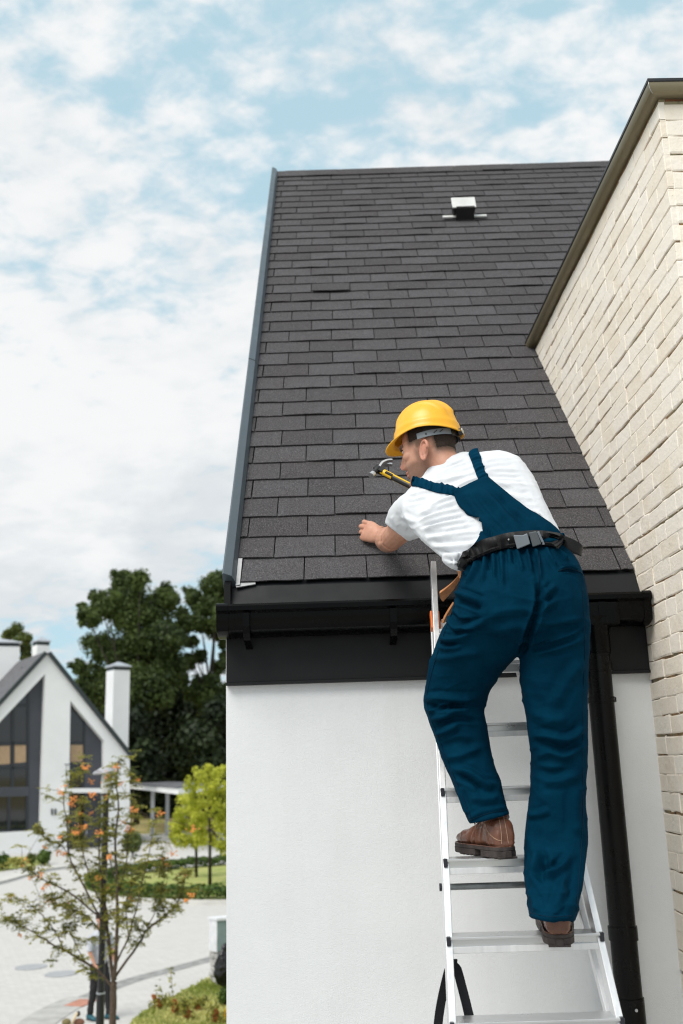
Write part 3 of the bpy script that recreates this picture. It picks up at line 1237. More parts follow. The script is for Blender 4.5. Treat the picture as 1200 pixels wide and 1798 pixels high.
def crumple(V, F, scale, amp, stretch=(1, 1, 1), seed=0.0, power=5):
    """sharp-ridged wrinkles"""
    N = vnormals(V, F)
    st = np.array(stretch) * scale
    out = np.empty(len(V))
    for i, v in enumerate(V):
        q = Vector((v[0] * st[0] + seed, v[1] * st[1], v[2] * st[2]))
        w = noise.noise_vector(q * 0.6) * 0.45
        a = 1 - abs(noise.noise(q + w))
        b_ = noise.noise(q * 0.35 + Vector((7, 1, 3)))
        out[i] = (a ** power - 0.35) * max(0.0, 0.35 + b_)
    return V + N * (out * amp)[:, None]


def bvh(V, F):
    return BVHTree.FromPolygons([tuple(v) for v in V], F)


def hit(tree, x, y):
    d = ray(x, y)
    d = Vector(d / np.linalg.norm(d))
    loc, nrm, i, dist = tree.ray_cast(Vector(CAM), d)
    if loc is None:
        return None, None
    return np.array(loc), np.array(nrm)


def band(tree, centre, halfw, off, th, name, mat, parent, sub=8, nw=5, ripple=None, edge_round=0.0, smooth=3):
    """a strip of cloth laid over a body along a picture polyline"""
    c = np.array(smooth_poly(centre, sub))
    hw = np.interp(np.linspace(0, 1, len(c)), np.linspace(0, 1, len(halfw)), halfw)
    tan = np.gradient(c, axis=0)
    tan /= np.linalg.norm(tan, axis=1, keepdims=True)
    nor = np.stack([-tan[:, 1], tan[:, 0]], 1)
    rows = []
    for i in range(len(c)):
        row = []
        for k in range(nw):
            s = (k / (nw - 1) * 2 - 1)
            x, y = c[i] + nor[i] * hw[i] * s
            row.append((x, y))
        rows.append(row)
    P3 = np.zeros((len(c), nw, 3))
    NN = np.zeros((len(c), nw, 3))
    OK = np.zeros((len(c), nw), bool)
    for i in range(len(c)):
        for k in range(nw):
            p, n = hit(tree, *rows[i][k])
            if p is not None:
                P3[i, k], NN[i, k], OK[i, k] = p, n, True
    # misses: take the depth of the nearest hit
    good = np.argwhere(OK)
    for i in range(len(c)):
        for k in range(nw):
            if not OK[i, k]:
                j = good[np.argmin(((good - (i, k)) ** 2).sum(1))]
                z = (P3[j[0], j[1]] - CAM) @ cF
                P3[i, k] = P(*rows[i][k], z)
                NN[i, k] = NN[j[0], j[1]]
    # smooth normals and depths a little
    for _ in range(smooth):
        NN[1:-1] = (NN[:-2] + NN[1:-1] * 2 + NN[2:]) / 4
        P3[1:-1] = (P3[:-2] + P3[1:-1] * 2 + P3[2:]) / 4
    NN /= np.linalg.norm(NN, axis=2, keepdims=True) + 1e-9
    if smooth > 10:                      # keep a stiff band clear of whatever lies under it
        for it in range(3):
            for i in range(len(c)):
                for k in range(nw):
                    px_ = topx(P3[i, k])
                    p, n = hit(tree, px_[0], px_[1])
                    if p is not None:
                        dz = (P3[i, k] - CAM) @ cF - (p - CAM) @ cF + 0.003
                        if dz > 0:
                            P3[i, :] = P3[i, :] + (CAM - P3[i, k]) / np.linalg.norm(CAM - P3[i, k]) * dz * (1.0 if it == 2 else 0.9)
            if it < 2:
                P3[1:-1] = (P3[:-2] + P3[1:-1] * 2 + P3[2:]) / 4
    q = MB()
    rings = []
    for i in range(len(c)):
        rp = ripple(i / (len(c) - 1)) if ripple else 0
        top = []
        for k in range(nw):
            s = abs(k / (nw - 1) * 2 - 1)
            top.append(P3[i, k] + NN[i, k] * (off + th * (1 - edge_round * s ** 2) + rp * (1 - 0.3 * s)))
        bot = [P3[i, k] + NN[i, k] * (off - 0.004) for k in range(nw - 1, -1, -1)]
        rings.append(top + bot)
    q.loft(rings)
    return autosmooth(q.build(name, mat, parent), 60)


# --- materials ----------------------------------------------------------
def cloth(name, ca, cb, rough, weave, sheen=0.0, spec=0.3, str_=0.15):
    t = MT(name, ca, rough, 0, spec)
    n = t.noise(14, 5, 0.6)
    t.color(t.mix(t.ramp(n, 0.3, 0.7), ca, cb))
    t.bump(t.noise(48, 3, 0.6, None, 0.8), 0.22, 0.006)
    t.bump(t.noise(weave, 2, 0.6), str_, 0.0008)
    t.b.inputs['Sheen Weight'].default_value = sheen
    t.b.inputs['Sheen Roughness'].default_value = 0.5
    return t.m


m_blue = cloth('petrol_blue_workwear', (0.0004, 0.0175, 0.037), (0.0007, 0.027, 0.054), 0.8, 900, 0.0, 0.02)
m_blue2 = cloth('petrol_blue_elastic', (0.0008, 0.026, 0.054), (0.0012, 0.034, 0.070), 0.8, 900, 0.0, 0.02)
m_shirt = cloth('white_cotton', (0.60, 0.625, 0.66), (0.65, 0.67, 0.70), 0.85, 700, 0.05, 0.2)
m_belt = simple('black_belt_webbing', (0.007, 0.007, 0.008), 0.6, 0, 0.35, 0.2, 60, 0.3, 600)
m_buckle = simple('dark_grey_buckle', (0.075, 0.085, 0.095), 0.33)
m_buckle2 = simple('mid_grey_plastic', (0.16, 0.185, 0.21), 0.38)
m_leather = simple('brown_boot_leather', (0.155, 0.062, 0.036), 0.30, 0, 0.5, 0.3, 14, 0.25, 120)
m_pouch = simple('tan_pouch_leather', (0.50, 0.21, 0.075), 0.5, 0, 0.4, 0.3, 30, 0.2, 150)
m_sole = simple('dark_rubber_sole', (0.045, 0.036, 0.034), 0.7, 0, 0.3, 0.35, 40, 0.3, 200)
m_lace = simple('black_lace', (0.01, 0.009, 0.009), 0.7)
m_helmet = MT('yellow_helmet_plastic', (0.86, 0.42, 0.018), 0.30, 0, 0.5)
_n = m_helmet.noise(7, 4)
m_helmet.color(m_helmet.mix(m_helmet.ramp(_n, 0.3, 0.7), (0.83, 0.39, 0.016), (0.88, 0.45, 0.022)))
m_helmet.rough(m_helmet.ramp(m_helmet.noise(40, 5, 0.65), 0.3, 0.75, 0.26, 0.42))
m_helmet.b.inputs['Subsurface Weight'].default_value = 0.05
m_helmet.b.inputs['Subsurface Radius'].default_value = (0.01, 0.006, 0.002)
m_helmet = m_helmet.m
m_skin = MT('skin', (0.50, 0.27, 0.18), 0.5, 0, 0.4)
_t = m_skin
_a = _t.node('ShaderNodeVertexColor')
_a.layer_name = 'tint'
_sp = _t.node('ShaderNodeSeparateColor')
_t.l.new(_a.outputs['Color'], _sp.inputs[0])
_n1 = _t.noise(38, 5, 0.6)
_n2 = _t.noise(700, 2, 0.7)
_skin = _t.mix(_t.ramp(_n1, 0.3, 0.7), (0.46, 0.225, 0.150), (0.56, 0.305, 0.215))
_skin = _t.mix(_sp.outputs[1], _skin, (0.50, 0.17, 0.12))
_hairc = _t.mix(_t.ramp(_n2, 0.4, 0.6), (0.035, 0.022, 0.016), (0.10, 0.062, 0.042))
_t.color(_t.mix(_t.math('MULTIPLY', _sp.outputs[0], _t.ramp(_n2, 0.25, 0.6, 0.55, 1.15)), _skin, _hairc))
_t.bump(_n1, 0.12, 0.002).bump(_t.noise(260, 3), 0.10, 0.001)
_t.b.inputs['Subsurface Weight'].default_value = 0.10
_t.b.inputs['Subsurface Radius'].default_value = (0.010, 0.004, 0.002)
m_skin = _t.m
m_hair = simple('dark_brown_buzzed_hair', (0.030, 0.019, 0.014), 0.8, 0, 0.3, 0.5, 300, 0.5, 400)
m_black = simple('black_plastic', (0.008, 0.008, 0.009), 0.4)
m_beige = simple('beige_disc', (0.52, 0.50, 0.40), 0.5)
m_steel = simple('polished_steel', (0.62, 0.62, 0.62), 0.25, 0.95)
m_hyel = simple('yellow_grip', (0.80, 0.50, 0.015), 0.4)

worker = thing('person', 'worker in yellow hard hat, white shirt and blue overalls climbing the ladder', 'person', tuple(P(970, 1655, 2.87)))

# --- overalls: trousers --------------------------------------------------
tr = MB()
loftpx(tr, [(816, 976, 984, 946, 3.11, 0.100), (812, 990, 990, 956, 3.09, 0.115), (811, 1008, 1010, 978, 3.06, 0.135), (803, 1034, 1024, 1010, 3.04, 0.15), (797, 1062, 1030, 1048, 3.02, 0.155), (794, 1085, 1033, 1086, 3.01, 0.15), (806, 1108, 1032, 1118, 3.01, 0.125), (830, 1122, 1022, 1138, 3.02, 0.09)], 2.2)
loftpx(tr, [(797, 1066, 930, 1075, 3.03, 0.10), (787, 1090, 928, 1110, 3.03, 0.112), (774, 1112, 921, 1134, 3.04, 0.112), (763, 1138, 906, 1155, 3.05, 0.108), (753, 1168, 890, 1173, 3.07, 0.10), (747, 1200, 873, 1194, 3.09, 0.095), (744, 1226, 860, 1218, 3.10, 0.092), (745, 1244, 853, 1236, 3.11, 0.09), (752, 1262, 850, 1250, 3.10, 0.086)], 2.15)
loftpx(tr, [(744, 1236, 846, 1232, 3.10, 0.085), (752, 1262, 851, 1252, 3.09, 0.084), (762, 1288, 856, 1278, 3.08, 0.08), (769, 1312, 860, 1302, 3.07, 0.077), (781, 1342, 867, 1334, 3.05, 0.074), (795, 1374, 876, 1366, 3.02, 0.072), (807, 1408, 886, 1398, 2.99, 0.072), (824, 1448, 896, 1430, 2.955, 0.072)], 2.2)
loftpx(tr, [(925, 1080, 1034, 1086, 3.02, 0.12), (915, 1128, 1034, 1128, 3.01, 0.115), (914, 1180, 1032, 1180, 3.0, 0.106), (921, 1240, 1031, 1240, 2.985, 0.098), (929, 1300, 1031, 1300, 2.97, 0.09), (934, 1338, 1030, 1338, 2.955, 0.086), (930, 1400, 1029, 1400, 2.935, 0.084), (922, 1470, 1030, 1462, 2.915, 0.084), (920, 1530, 1027, 1530, 2.85, 0.088), (925, 1575, 1019, 1574, 2.785, 0.092), (931, 1612, 1006, 1617, 2.74, 0.092)], 2.2)
Vt, Ft = vox(tr, 0.0042, 8)
pantsf = [
    ([(797, 1040), (820, 1046), (850, 1058)], 4.5, 0.008), ([(800, 1052), (822, 1060), (846, 1070)], 4, -0.006),
    ([(788, 1082), (800, 1103), (822, 1100), (852, 1091)], 4, 0.008), ([(790, 1074), (806, 1090), (826, 1090)], 3.5, -0.006),
    ([(775, 1120), (790, 1124), (812, 1118), (830, 1108)], 4.5, 0.007), ([(768, 1138), (790, 1138), (815, 1132)], 4.5, 0.005), ([(772, 1130), (800, 1130)], 3.5, -0.005),
    ([(762, 1156), (790, 1152), (820, 1146), (850, 1146)], 7, 0.005),
    ([(746, 1226), (775, 1224), (812, 1226), (840, 1224)], 5, 0.006), ([(745, 1236), (770, 1242), (795, 1240), (825, 1244)], 4.0, -0.007),
    ([(748, 1240), (757, 1246), (768, 1242), (780, 1236), (788, 1240), (782, 1248), (764, 1252)], 3.0, 0.004),
    ([(758, 1262), (780, 1256), (800, 1248), (826, 1246)], 4.5, 0.007), ([(766, 1276), (786, 1266), (812, 1262), (840, 1266)], 4, -0.006),
    ([(764, 1290), (782, 1284), (806, 1272)], 5, 0.006), ([(772, 1312), (800, 1304), (834, 1306)], 6, -0.004),
    ([(780, 1330), (810, 1326), (846, 1312)], 6, 0.004), ([(800, 1350), (824, 1356), (850, 1376), (872, 1380)], 5, 0.006), ([(800, 1360), (830, 1372), (848, 1388)], 5, -0.006),
    ([(806, 1388), (812, 1410), (822, 1432)], 4, 0.004), ([(820, 1440), (850, 1424), (888, 1418)], 3.5, 0.003), ([(826, 1400), (850, 1404), (876, 1400)], 6, 0.004),
    # seat and waist gathers
    ([(852, 975), (850, 1000), (846, 1024)], 3.2, 0.006), ([(866, 970), (868, 995), (868, 1016)], 2.8, 0.005), ([(880, 967), (882, 996), (884, 1030)], 3.2, 0.006), ([(893, 965), (896, 990)], 2.6, 0.005),
    ([(908, 963), (914, 985), (917, 1004)], 3, 0.005), ([(924, 962), (930, 985), (934, 1006)], 3, 0.006), ([(940, 961), (946, 984), (950, 1020)], 3.2, 0.006), ([(958, 961), (968, 980), (978, 994)], 3, 0.006), ([(973, 962), (986, 974), (998, 984)], 3, 0.006),
    ([(838, 982), (832, 1004), (820, 1026)], 3.2, 0.006), ([(826, 992), (818, 1012)], 3, 0.005), ([(858, 972), (858, 1000)], 2.2, -0.005), ([(901, 964), (904, 990)], 2.2, -0.005), ([(932, 961), (940, 990)], 2.2, -0.005),
    ([(986, 996), (1000, 996), (1014, 1001)], 1.6, 0.004), ([(984, 1002), (1000, 1001), (1016, 1006)], 1.8, -0.004),
    # cleft and pull lines below the seat
    ([(945, 1020), (948, 1045), (944, 1075), (930, 1110), (918, 1145)], 5, -0.012),
    ([(948, 1052), (962, 1040), (976, 1028)], 4.5, 0.006), ([(940, 1082), (958, 1066), (978, 1054)], 4.5, 0.005),
    ([(862, 1094), (890, 1088), (918, 1086), (936, 1092)], 8, -0.006), ([(954, 1108), (990, 1104), (1028, 1100)], 7, -0.005),
    ([(925, 1128), (960, 1124), (1000, 1112), (1030, 1096)], 5, 0.005), ([(930, 1150), (970, 1142), (1010, 1128), (1030, 1116)], 5, 0.004),
    # straight leg
    ([(1026, 1160), (1008, 1180), (990, 1206), (975, 1240)], 9, 0.004), ([(930, 1240), (960, 1262), (1000, 1262)], 9, 0.004),
    ([(936, 1292), (960, 1290), (990, 1298), (1010, 1290), (1026, 1276)], 5, 0.006), ([(936, 1304), (962, 1306), (990, 1316), (1012, 1306), (1028, 1296)], 5, -0.006),
    ([(940, 1330), (966, 1322), (988, 1330), (1010, 1322)], 6, 0.005), ([(938, 1352), (970, 1358), (1000, 1350)], 6, -0.004),
    ([(950, 1372), (985, 1372), (1022, 1356)], 7, 0.004), ([(926, 1432), (950, 1428), (966, 1420)], 5, 0.004),
    ([(945, 1490), (944, 1515), (938, 1540), (945, 1560)], 6, 0.007), ([(958, 1500), (956, 1524), (948, 1540)], 6, -0.004), ([(946, 1530), (966, 1534), (984, 1524), (1000, 1504)], 6, 0.005), ([(950, 1518), (968, 1522), (982, 1512)], 5, -0.004),
    ([(990, 1540), (984, 1570), (972, 1600)], 7, 0.005), ([(932, 1560), (940, 1585), (944, 1604)], 5, 0.004), ([(1010, 1500), (1008, 1540), (1000, 1580)], 8, -0.004), ([(930, 1606), (966, 1612), (1004, 1610)], 3, 0.0025),
    ([(1016, 1380), (1012, 1430), (1016, 1470)], 9, 0.004), ([(930, 1460), (936, 1500), (930, 1540)], 8, 0.004),
]
Vt = folds(Vt, Ft, pantsf, 2.2)
Vt = noise_disp(Vt, Ft, 11, 0.0026, (1, 1, 0.7), 3)
Vt = crumple(Vt, Ft, 8, 0.0085, (0.7, 0.7, 1.4), 2.0, 7)
Vt = crumple(Vt, Ft, 15, 0.0036, (0.7, 0.7, 1.3), 5.0, 7)
Vt = crumple(Vt, Ft, 30, 0.0009, (0.8, 0.8, 1.2), 11.0, 6)
trousers = mk('trousers', Vt, Ft, m_blue, worker, True)
T_tr = bvh(Vt, Ft)
m_seam = simple('dark_blue_stitching', (0.0008, 0.014, 0.030), 0.7, 0, 0.1)


def seam(tree, pts, name, r=0.0011, lift=0.0006, parent=None):
    q = MB()
    pp = []
    for x, y in smooth_poly(pts, 6):
        p_, n_ = hit(tree, x, y)
        if p_ is not None:
            pp.append(p_ + n_ * lift)
    if len(pp) > 2:
        q.tube(pp, r, 5)
        return q.build(name, m_seam, parent or worker, True)


seam(T_tr, [(947, 966), (948, 1000), (947, 1040), (942, 1080), (926, 1125), (916, 1146)], 'seam', parent=trousers)
seam(T_tr, [(980, 1003), (996, 998), (1014, 1002), (1024, 1010)], 'pocket_edge', 0.0016, 0.001, trousers)
seam(T_tr, [(932, 1603), (966, 1610), (1003, 1608)], 'hem_stitching', parent=trousers)
seam(T_tr, [(824, 1440), (858, 1428), (892, 1422)], 'hem_stitching', parent=trousers)
seam(T_tr, [(1022, 1030), (1027, 1120), (1024, 1250), (1024, 1400), (1020, 1500), (1012, 1600)], 'seam', parent=trousers)
seam(T_tr, [(800, 1060), (774, 1130), (754, 1200), (751, 1240), (768, 1290), (800, 1370), (830, 1442)], 'seam', parent=trousers)

# --- shirt ---------------------------------------------------------------
sh = MB()
loftpx(sh, [(826, 985, 970, 956, 3.12, 0.085), (806, 988, 982, 944, 3.125, 0.108), (784, 983, 981, 930, 3.15, 0.125), (766, 971, 970, 910, 3.19, 0.13), (750, 958, 960, 888, 3.23, 0.13), (735, 944, 951, 868, 3.27, 0.128), (720, 925, 942, 848, 3.31, 0.125), (708, 905, 930, 826, 3.35, 0.115), (704, 886, 917, 808, 3.38, 0.10), (712, 866, 898, 796, 3.41, 0.085), (728, 849, 872, 791, 3.43, 0.068), (740, 838, 846, 793, 3.445, 0.055), (748, 832, 826, 797, 3.45, 0.05)], 2.25)
loftpx(sh, [(738, 848, 842, 800, 3.43, 0.055), (744, 834, 832, 796, 3.45, 0.060), (752, 820, 820, 793, 3.465, 0.060), (757, 812, 812, 793, 3.475, 0.058)], 2.1)
loftpx(sh, [(722, 860, 790, 925, 3.38, 0.085), (704, 871, 762, 934, 3.42, 0.082), (690, 885, 742, 942, 3.46, 0.076), (681, 901, 728, 947, 3.50, 0.070), (675.5, 918, 717, 950, 3.54, 0.064)], 2.1)
loftpx(sh, [(876, 806, 898, 846, 3.42, 0.03), (879, 795, 918, 852, 3.43, 0.07), (888, 798, 922, 846, 3.50, 0.07), (892, 802, 922, 842, 3.56, 0.062)], 2.1)
# bloused cloth over the belt on the left
ellip(sh, P(800, 986, 3.08), RX * 0.042 + np.array([0, 0, -0.018]), np.array([0, 0.05, 0.01]), np.array([0.01, 0, 0.024]))
Vs, Fs = vox(sh, 0.0042, 7)
def ln(x0, y0, x1, y1, w, a, bow=0):
    return ([(x0, y0), ((x0 + x1) / 2 + bow * 0.3, (y0 + y1) / 2 + bow), (x1, y1)], w, a)
shirtf = [
    ln(752, 892, 800, 870, 2.6, 0.005, -2), ln(736, 908, 806, 884, 2.8, -0.006, -2), ln(734, 916, 812, 893, 2.8, 0.006, -2), ln(740, 924, 820, 904, 2.6, -0.006, -2), ln(742, 930, 828, 913, 2.8, 0.006, -2),
    ln(744, 938, 836, 925, 2.6, -0.005, -1), ln(750, 945, 842, 934, 2.8, 0.006, 0), ln(756, 952, 842, 945, 2.6, -0.006, 1), ln(760, 960, 840, 955, 2.8, 0.006, 2), ln(770, 968, 836, 964, 2.5, -0.006, 2), ln(776, 976, 828, 972, 2.6, 0.006, 2), ln(786, 984, 822, 982, 2.4, -0.005, 1),
    ln(716, 872, 758, 860, 3.0, 0.004, -2), ln(712, 884, 752, 876, 3.0, -0.004, -1), ln(704, 905, 730, 918, 4.5, 0.004), ln(712, 930, 728, 934, 4, -0.004, 2), ln(688, 905, 700, 925, 5, 0.003),
    ln(764, 832, 826, 812, 2.4, 0.004, -1), ln(760, 842, 834, 822, 2.6, -0.004, -2), ln(756, 848, 832, 834, 2.6, 0.004, -1), ln(776, 826, 822, 806, 2.0, -0.003), ln(800, 856, 842, 838, 2.2, 0.004, -1), ln(780, 850, 838, 832, 2.0, -0.0035, -1),
    ln(846, 812, 900, 806, 2.6, 0.004, -3), ln(846, 822, 906, 815, 2.6, -0.004, -2), ln(850, 828, 910, 826, 2.8, 0.004, -2), ln(852, 836, 916, 838, 2.4, -0.004, -1), ln(862, 846, 924, 852, 3, 0.004, 1), ln(878, 856, 930, 866, 3, -0.004, 1), ln(890, 868, 936, 878, 3.2, 0.004, 1),
    ln(900, 880, 944, 896, 3.0, -0.004), ln(914, 890, 952, 908, 3.2, 0.005), ln(930, 900, 966, 922, 2.8, -0.004), ln(944, 908, 974, 930, 2.8, 0.005), ln(958, 916, 980, 940, 2.4, -0.004),
    ln(796, 980, 800, 992, 2.2, 0.006), ln(806, 976, 806, 990, 2.0, -0.006), ln(815, 972, 811, 986, 2.0, 0.006),
]
T_sh0 = bvh(np.vstack([Vs, Vt]), Fs + [tuple(i + len(Vs) for i in f) for f in Ft])
Vs = folds(Vs, Fs, shirtf, 1.5)
Vs = noise_disp(Vs, Fs, 13, 0.0020, (1, 1, 1), 9)
Vs = crumple(Vs, Fs, 13, 0.0042, (0.7, 0.7, 1.4), 8.0, 9)
Vs = crumple(Vs, Fs, 28, 0.0016, (0.8, 0.8, 1.3), 4.0, 6)
shirt = mk('t_shirt', Vs, Fs, m_shirt, worker, True)
T_sh = bvh(Vs, Fs)
T_both = bvh(np.vstack([Vs, Vt]), Fs + [tuple(i + len(Vs) for i in f) for f in Ft])

# --- bib at the back (grid between the left and right outline) -----------
bl = smooth_poly([(797, 868), (804, 886), (815, 899), (832, 910), (846, 920), (848, 936), (843, 952), (834, 966)], 6)
br = smooth_poly([(855, 840), (886, 866), (918, 893), (949, 914), (970, 931), (979, 943), (983, 950), (984, 958)], 6)
rows, norms = [], []
nw = 26
n_r = len(bl)
Pg = np.zeros((n_r, nw, 3)); Ng = np.zeros((n_r, nw, 3))
for i in range(n_r):
    for k in range(nw):
        s = k / (nw - 1)
        x, y = bl[i][0] * (1 - s) + br[i][0] * s, bl[i][1] * (1 - s) + br[i][1] * s
        y += (0 if i > 3 else 0)
        p, n = hit(T_sh0, x, y)
        for sh_ in (0.97, 0.94, 0.9, 0.85, 0.8):
            if p is not None:
                break
            p, n = hit(T_sh0, x * sh_ + 900 * (1 - sh_), y * sh_ + 920 * (1 - sh_))
            if p is not None:
                p = P(x, y, (p - CAM) @ cF)
        Pg[i, k], Ng[i, k] = p, n
for _ in range(14):
    Ng[1:-1, 1:-1] = (Ng[:-2, 1:-1] + Ng[2:, 1:-1] + Ng[1:-1, :-2] + Ng[1:-1, 2:]) / 4
    Pg[1:-1, 1:-1] = (Pg[:-2, 1:-1] + Pg[2:, 1:-1] + Pg[1:-1, :-2] + Pg[1:-1, 2:]) / 4
Ng /= np.linalg.norm(Ng, axis=2, keepdims=True)
gv, gf = [], []
for i in range(n_r):
    for k in range(nw):
        gv.append(Pg[i, k] + Ng[i, k] * (0.0145 + 0.009 * (i / n_r) ** 2))
for i in range(n_r - 1):
    for k in range(nw - 1):
        a = i * nw + k
        gf.append((a, a + 1, a + nw + 1, a + nw))
gv = np.array(gv)
bibf = [ln(818, 872, 870, 930, 4, 0.005, 4), ln(836, 868, 900, 940, 4, -0.005, 3), ln(850, 862, 912, 926, 4.5, 0.006, 3), ln(868, 866, 930, 926, 4, -0.005, 2), ln(882, 880, 940, 930, 4, 0.005, 2), ln(822, 896, 866, 946, 3.5, -0.006, 4), ln(838, 908, 880, 948, 3.5, 0.007, 4), ln(850, 922, 872, 952, 3, -0.006, 2), ln(806, 872, 848, 856, 1.8, 0.0018, 0), ln(880, 900, 920, 945, 3.5, 0.004, 1), ln(900, 896, 950, 940, 3.5, -0.004, 1)]
gn = vnormals(gv, gf)
if np.mean((gn * (gv - CAM)).sum(1)) > 0:
    gf = [f[::-1] for f in gf]
gv = folds(gv, gf, bibf, 1.9)
gv = crumple(gv, gf, 15, 0.004, (1.3, 1.0, 0.8), 1.0)
bib = mk('bib', gv, gf, m_blue, worker, True)
sm = bib.modifiers.new('solid', 'SOLIDIFY')
sm.thickness, sm.offset = 0.012, -1
# --- braces (ruched elastic) --------------------------------------------
rp = lambda t: 0.0030 * math.sin(t * 62) + 0.0022 * math.sin(t * 37 + 1)
band(T_sh, [(806, 866), (788, 861), (770, 858), (752, 853), (736, 848), (726, 846)], [7, 7.5, 8, 7.5, 7.5, 8.5], 0.003, 0.008, 'brace', m_blue2, worker, 22, 7, rp, 0.5)
rp2 = lambda t: 0.0030 * math.sin(t * 55) + 0.0022 * math.sin(t * 33 + 2)
band(T_sh, [(852, 846), (845, 832), (840, 818), (836, 806), (831, 794)], [9, 8.5, 8.5, 9, 9], 0.003, 0.008, 'brace', m_blue2, worker, 22, 7, rp2, 0.5)

# --- belt ----------------------------------------------------------------
T_bib = bvh(np.vstack([Vs, Vt, gv]), Fs + [tuple(i + len(Vs) for i in f) for f in Ft] + [tuple(i + len(Vs) + len(Vt) for i in f) for f in gf])
belt = band(T_bib, [(808, 996), (814, 986), (826, 976), (843, 967), (866, 958), (893, 952), (930, 948), (958, 948), (975, 951), (986, 957)], [9, 10.5, 11.5, 11.5, 11.5, 11.5, 11.5, 11.5, 10.5, 9], 0.008, 0.006, 'belt', m_belt, worker, 8, 5, None, 0.15, 16)
def on_belt(x, y, lift):
    p, n = hit(T_bib, x, y)
    return p + (CAM - p) / np.linalg.norm(CAM - p) * lift
q = MB()
bx = on_belt(917, 949, 0.020)
ex_ = P(936, 944, 3.0) - P(917, 949, 3.0)
ex_ /= np.linalg.norm(ex_)
vv = (bx - CAM) / np.linalg.norm(bx - CAM)
ey_ = np.cross(vv, ex_)
ey_ /= np.linalg.norm(ey_)
if ey_[2] < 0:
    ey_ = -ey_
q.loft([[bx + ex_ * a * 0.021 + ey_ * c * (0.022 - 0.004 * (a > 0)) + vv * d_ for a, c in ((-1, -1), (1, -0.9), (1, 0.95), (0.3, 0.8), (-0.2, 0.8), (-1, 1))] for d_ in (-0.004, 0.012)])
bk = bevel(q.build('buckle', m_buckle2, belt), 0.003, 2)
q = MB()
b2 = on_belt(940, 946, 0.018)
q.loft([[b2 + ex_ * a * 0.014 + ey_ * c * 0.0225 + vv * d_ for a, c in ((-1, -1), (1, -0.9), (0.7, 0.95), (-1, 1))] for d_ in (-0.006, 0.012)])
bevel(q.build('buckle_socket', m_buckle, belt), 0.003, 2)
q = MB()
b3 = on_belt(950, 945, 0.021)
q.obox(b3, ex_ * 0.004, ey_ * 0.0215 - ex_ * 0.003, vv * 0.007)
bevel(q.build('buckle_edge', m_buckle2, belt), 0.002, 2)
for xx, yy in ((893.5, 947.5), (897.5, 959)):
    q = MB()
    c_ = on_belt(xx, yy, 0.013)
    ellip(q, c_, ex_ * 0.003, ey_ * 0.003, vv * 0.002, 10, 6)
    q.build('rivet', m_galv, belt)
# loose tail of the belt curling out on the right
zt_ = 3.10
wv = (P(0, 0, 1) * 0) + (cU * 0.020 + cR * 0.004)
ribbon([P(976, 948, 3.06), P(990, 951, 3.04), P(1006, 957, 3.03), P(1019, 965, 3.04), P(1022, 968, 3.08), P(1015, 966, 3.11), P(1000, 962, 3.13), P(988, 958, 3.14)],
       [wv * 0.9, wv * 0.85, wv * 0.8, wv * 0.75, wv * 0.75, wv * 0.7, wv * 0.7, wv * 0.7], 0.0016, 'belt_tail', m_belt, worker, 5)
# leather tool pouch on the far hip
q = MB()
wl_p = [(812, 1006, 3.17), (800, 1022, 3.19), (788, 1034, 3.20), (779, 1042, 3.20)]
rings = []
for i, (x, y, z) in enumerate(dens([(np.array(w_),) for w_ in wl_p], 4)):
    s = i / 12
    c_ = P(x, y, z)
    r_ = 0.006 + 0.010 * s
    rings.append([c_ + cR * (math.cos(a_) * r_ * 0.8 - 0.0) + cU * (math.sin(a_) * r_) + np.array([0, 1.0, 0]) * (0.05 * (1 + math.cos(a_))) for a_ in np.linspace(0, 2 * math.pi, 14, endpoint=False)])
q.loft(rings)
autosmooth(q.build('tool_pouch', m_pouch, worker), 60)
ribbon([P(816, 1000, 3.10), P(811, 1012, 3.13), P(808, 1003, 3.16), P(805, 995, 3.18)], [cR * 0.006 + cU * 0.006] * 4, 0.002, 'pouch_tab', m_pouch, worker)
ribbon([P(800, 1058, 3.12), P(792, 1070, 3.13), P(785, 1082, 3.14), P(781, 1092, 3.15)], [cR * 0.006 + np.array([0, 0.01, 0])] * 4, 0.003, 'pouch_edge', m_pouch, worker)

# --- body: head, neck, arms, hands in one mesh ---------------------------
HO = P(756, 796, 3.50)
yaw, pit = math.radians(24), math.radians(11)
Fh = np.array([-math.cos(yaw) * math.cos(pit), math.sin(yaw) * math.cos(pit), -math.sin(pit)])
Lh = np.array([-math.sin(yaw), -math.cos(yaw), 0.0])
Lh = Lh + np.array([0, 0, 0.02])
Lh /= np.linalg.norm(Lh)
Uh = np.cross(Fh, Lh)
Uh = Uh if Uh[2] > 0 else -Uh
Lh = np.cross(Uh, Fh)


def hd(f, l, u):
    return HO + Fh * f + Lh * l + Uh * u


body = MB()
ellip(body, hd(-0.004, 0, 0.045), Fh * 0.098, Lh * 0.076, Uh * 0.092, 28, 18)
jr = []
for u_, fc, a_, bw in ((0.050, 0.035, 0.058, 0.068), (0.030, 0.034, 0.060, 0.068), (0.010, 0.032, 0.060, 0.067), (-0.010, 0.032, 0.060, 0.066), (-0.030, 0.036, 0.056, 0.063), (-0.050, 0.040, 0.052, 0.058), (-0.070, 0.045, 0.046, 0.051), (-0.090, 0.052, 0.038, 0.042), (-0.104, 0.060, 0.026, 0.028)):
    jr.append([hd(fc + a_ * math.copysign(abs(math.cos(t)) ** 0.85, math.cos(t)), bw * math.copysign(abs(math.sin(t)) ** 0.85, math.sin(t)), u_) for t in np.linspace(0, 2 * math.pi, 28, endpoint=False)])
body.loft(jr[::-1])
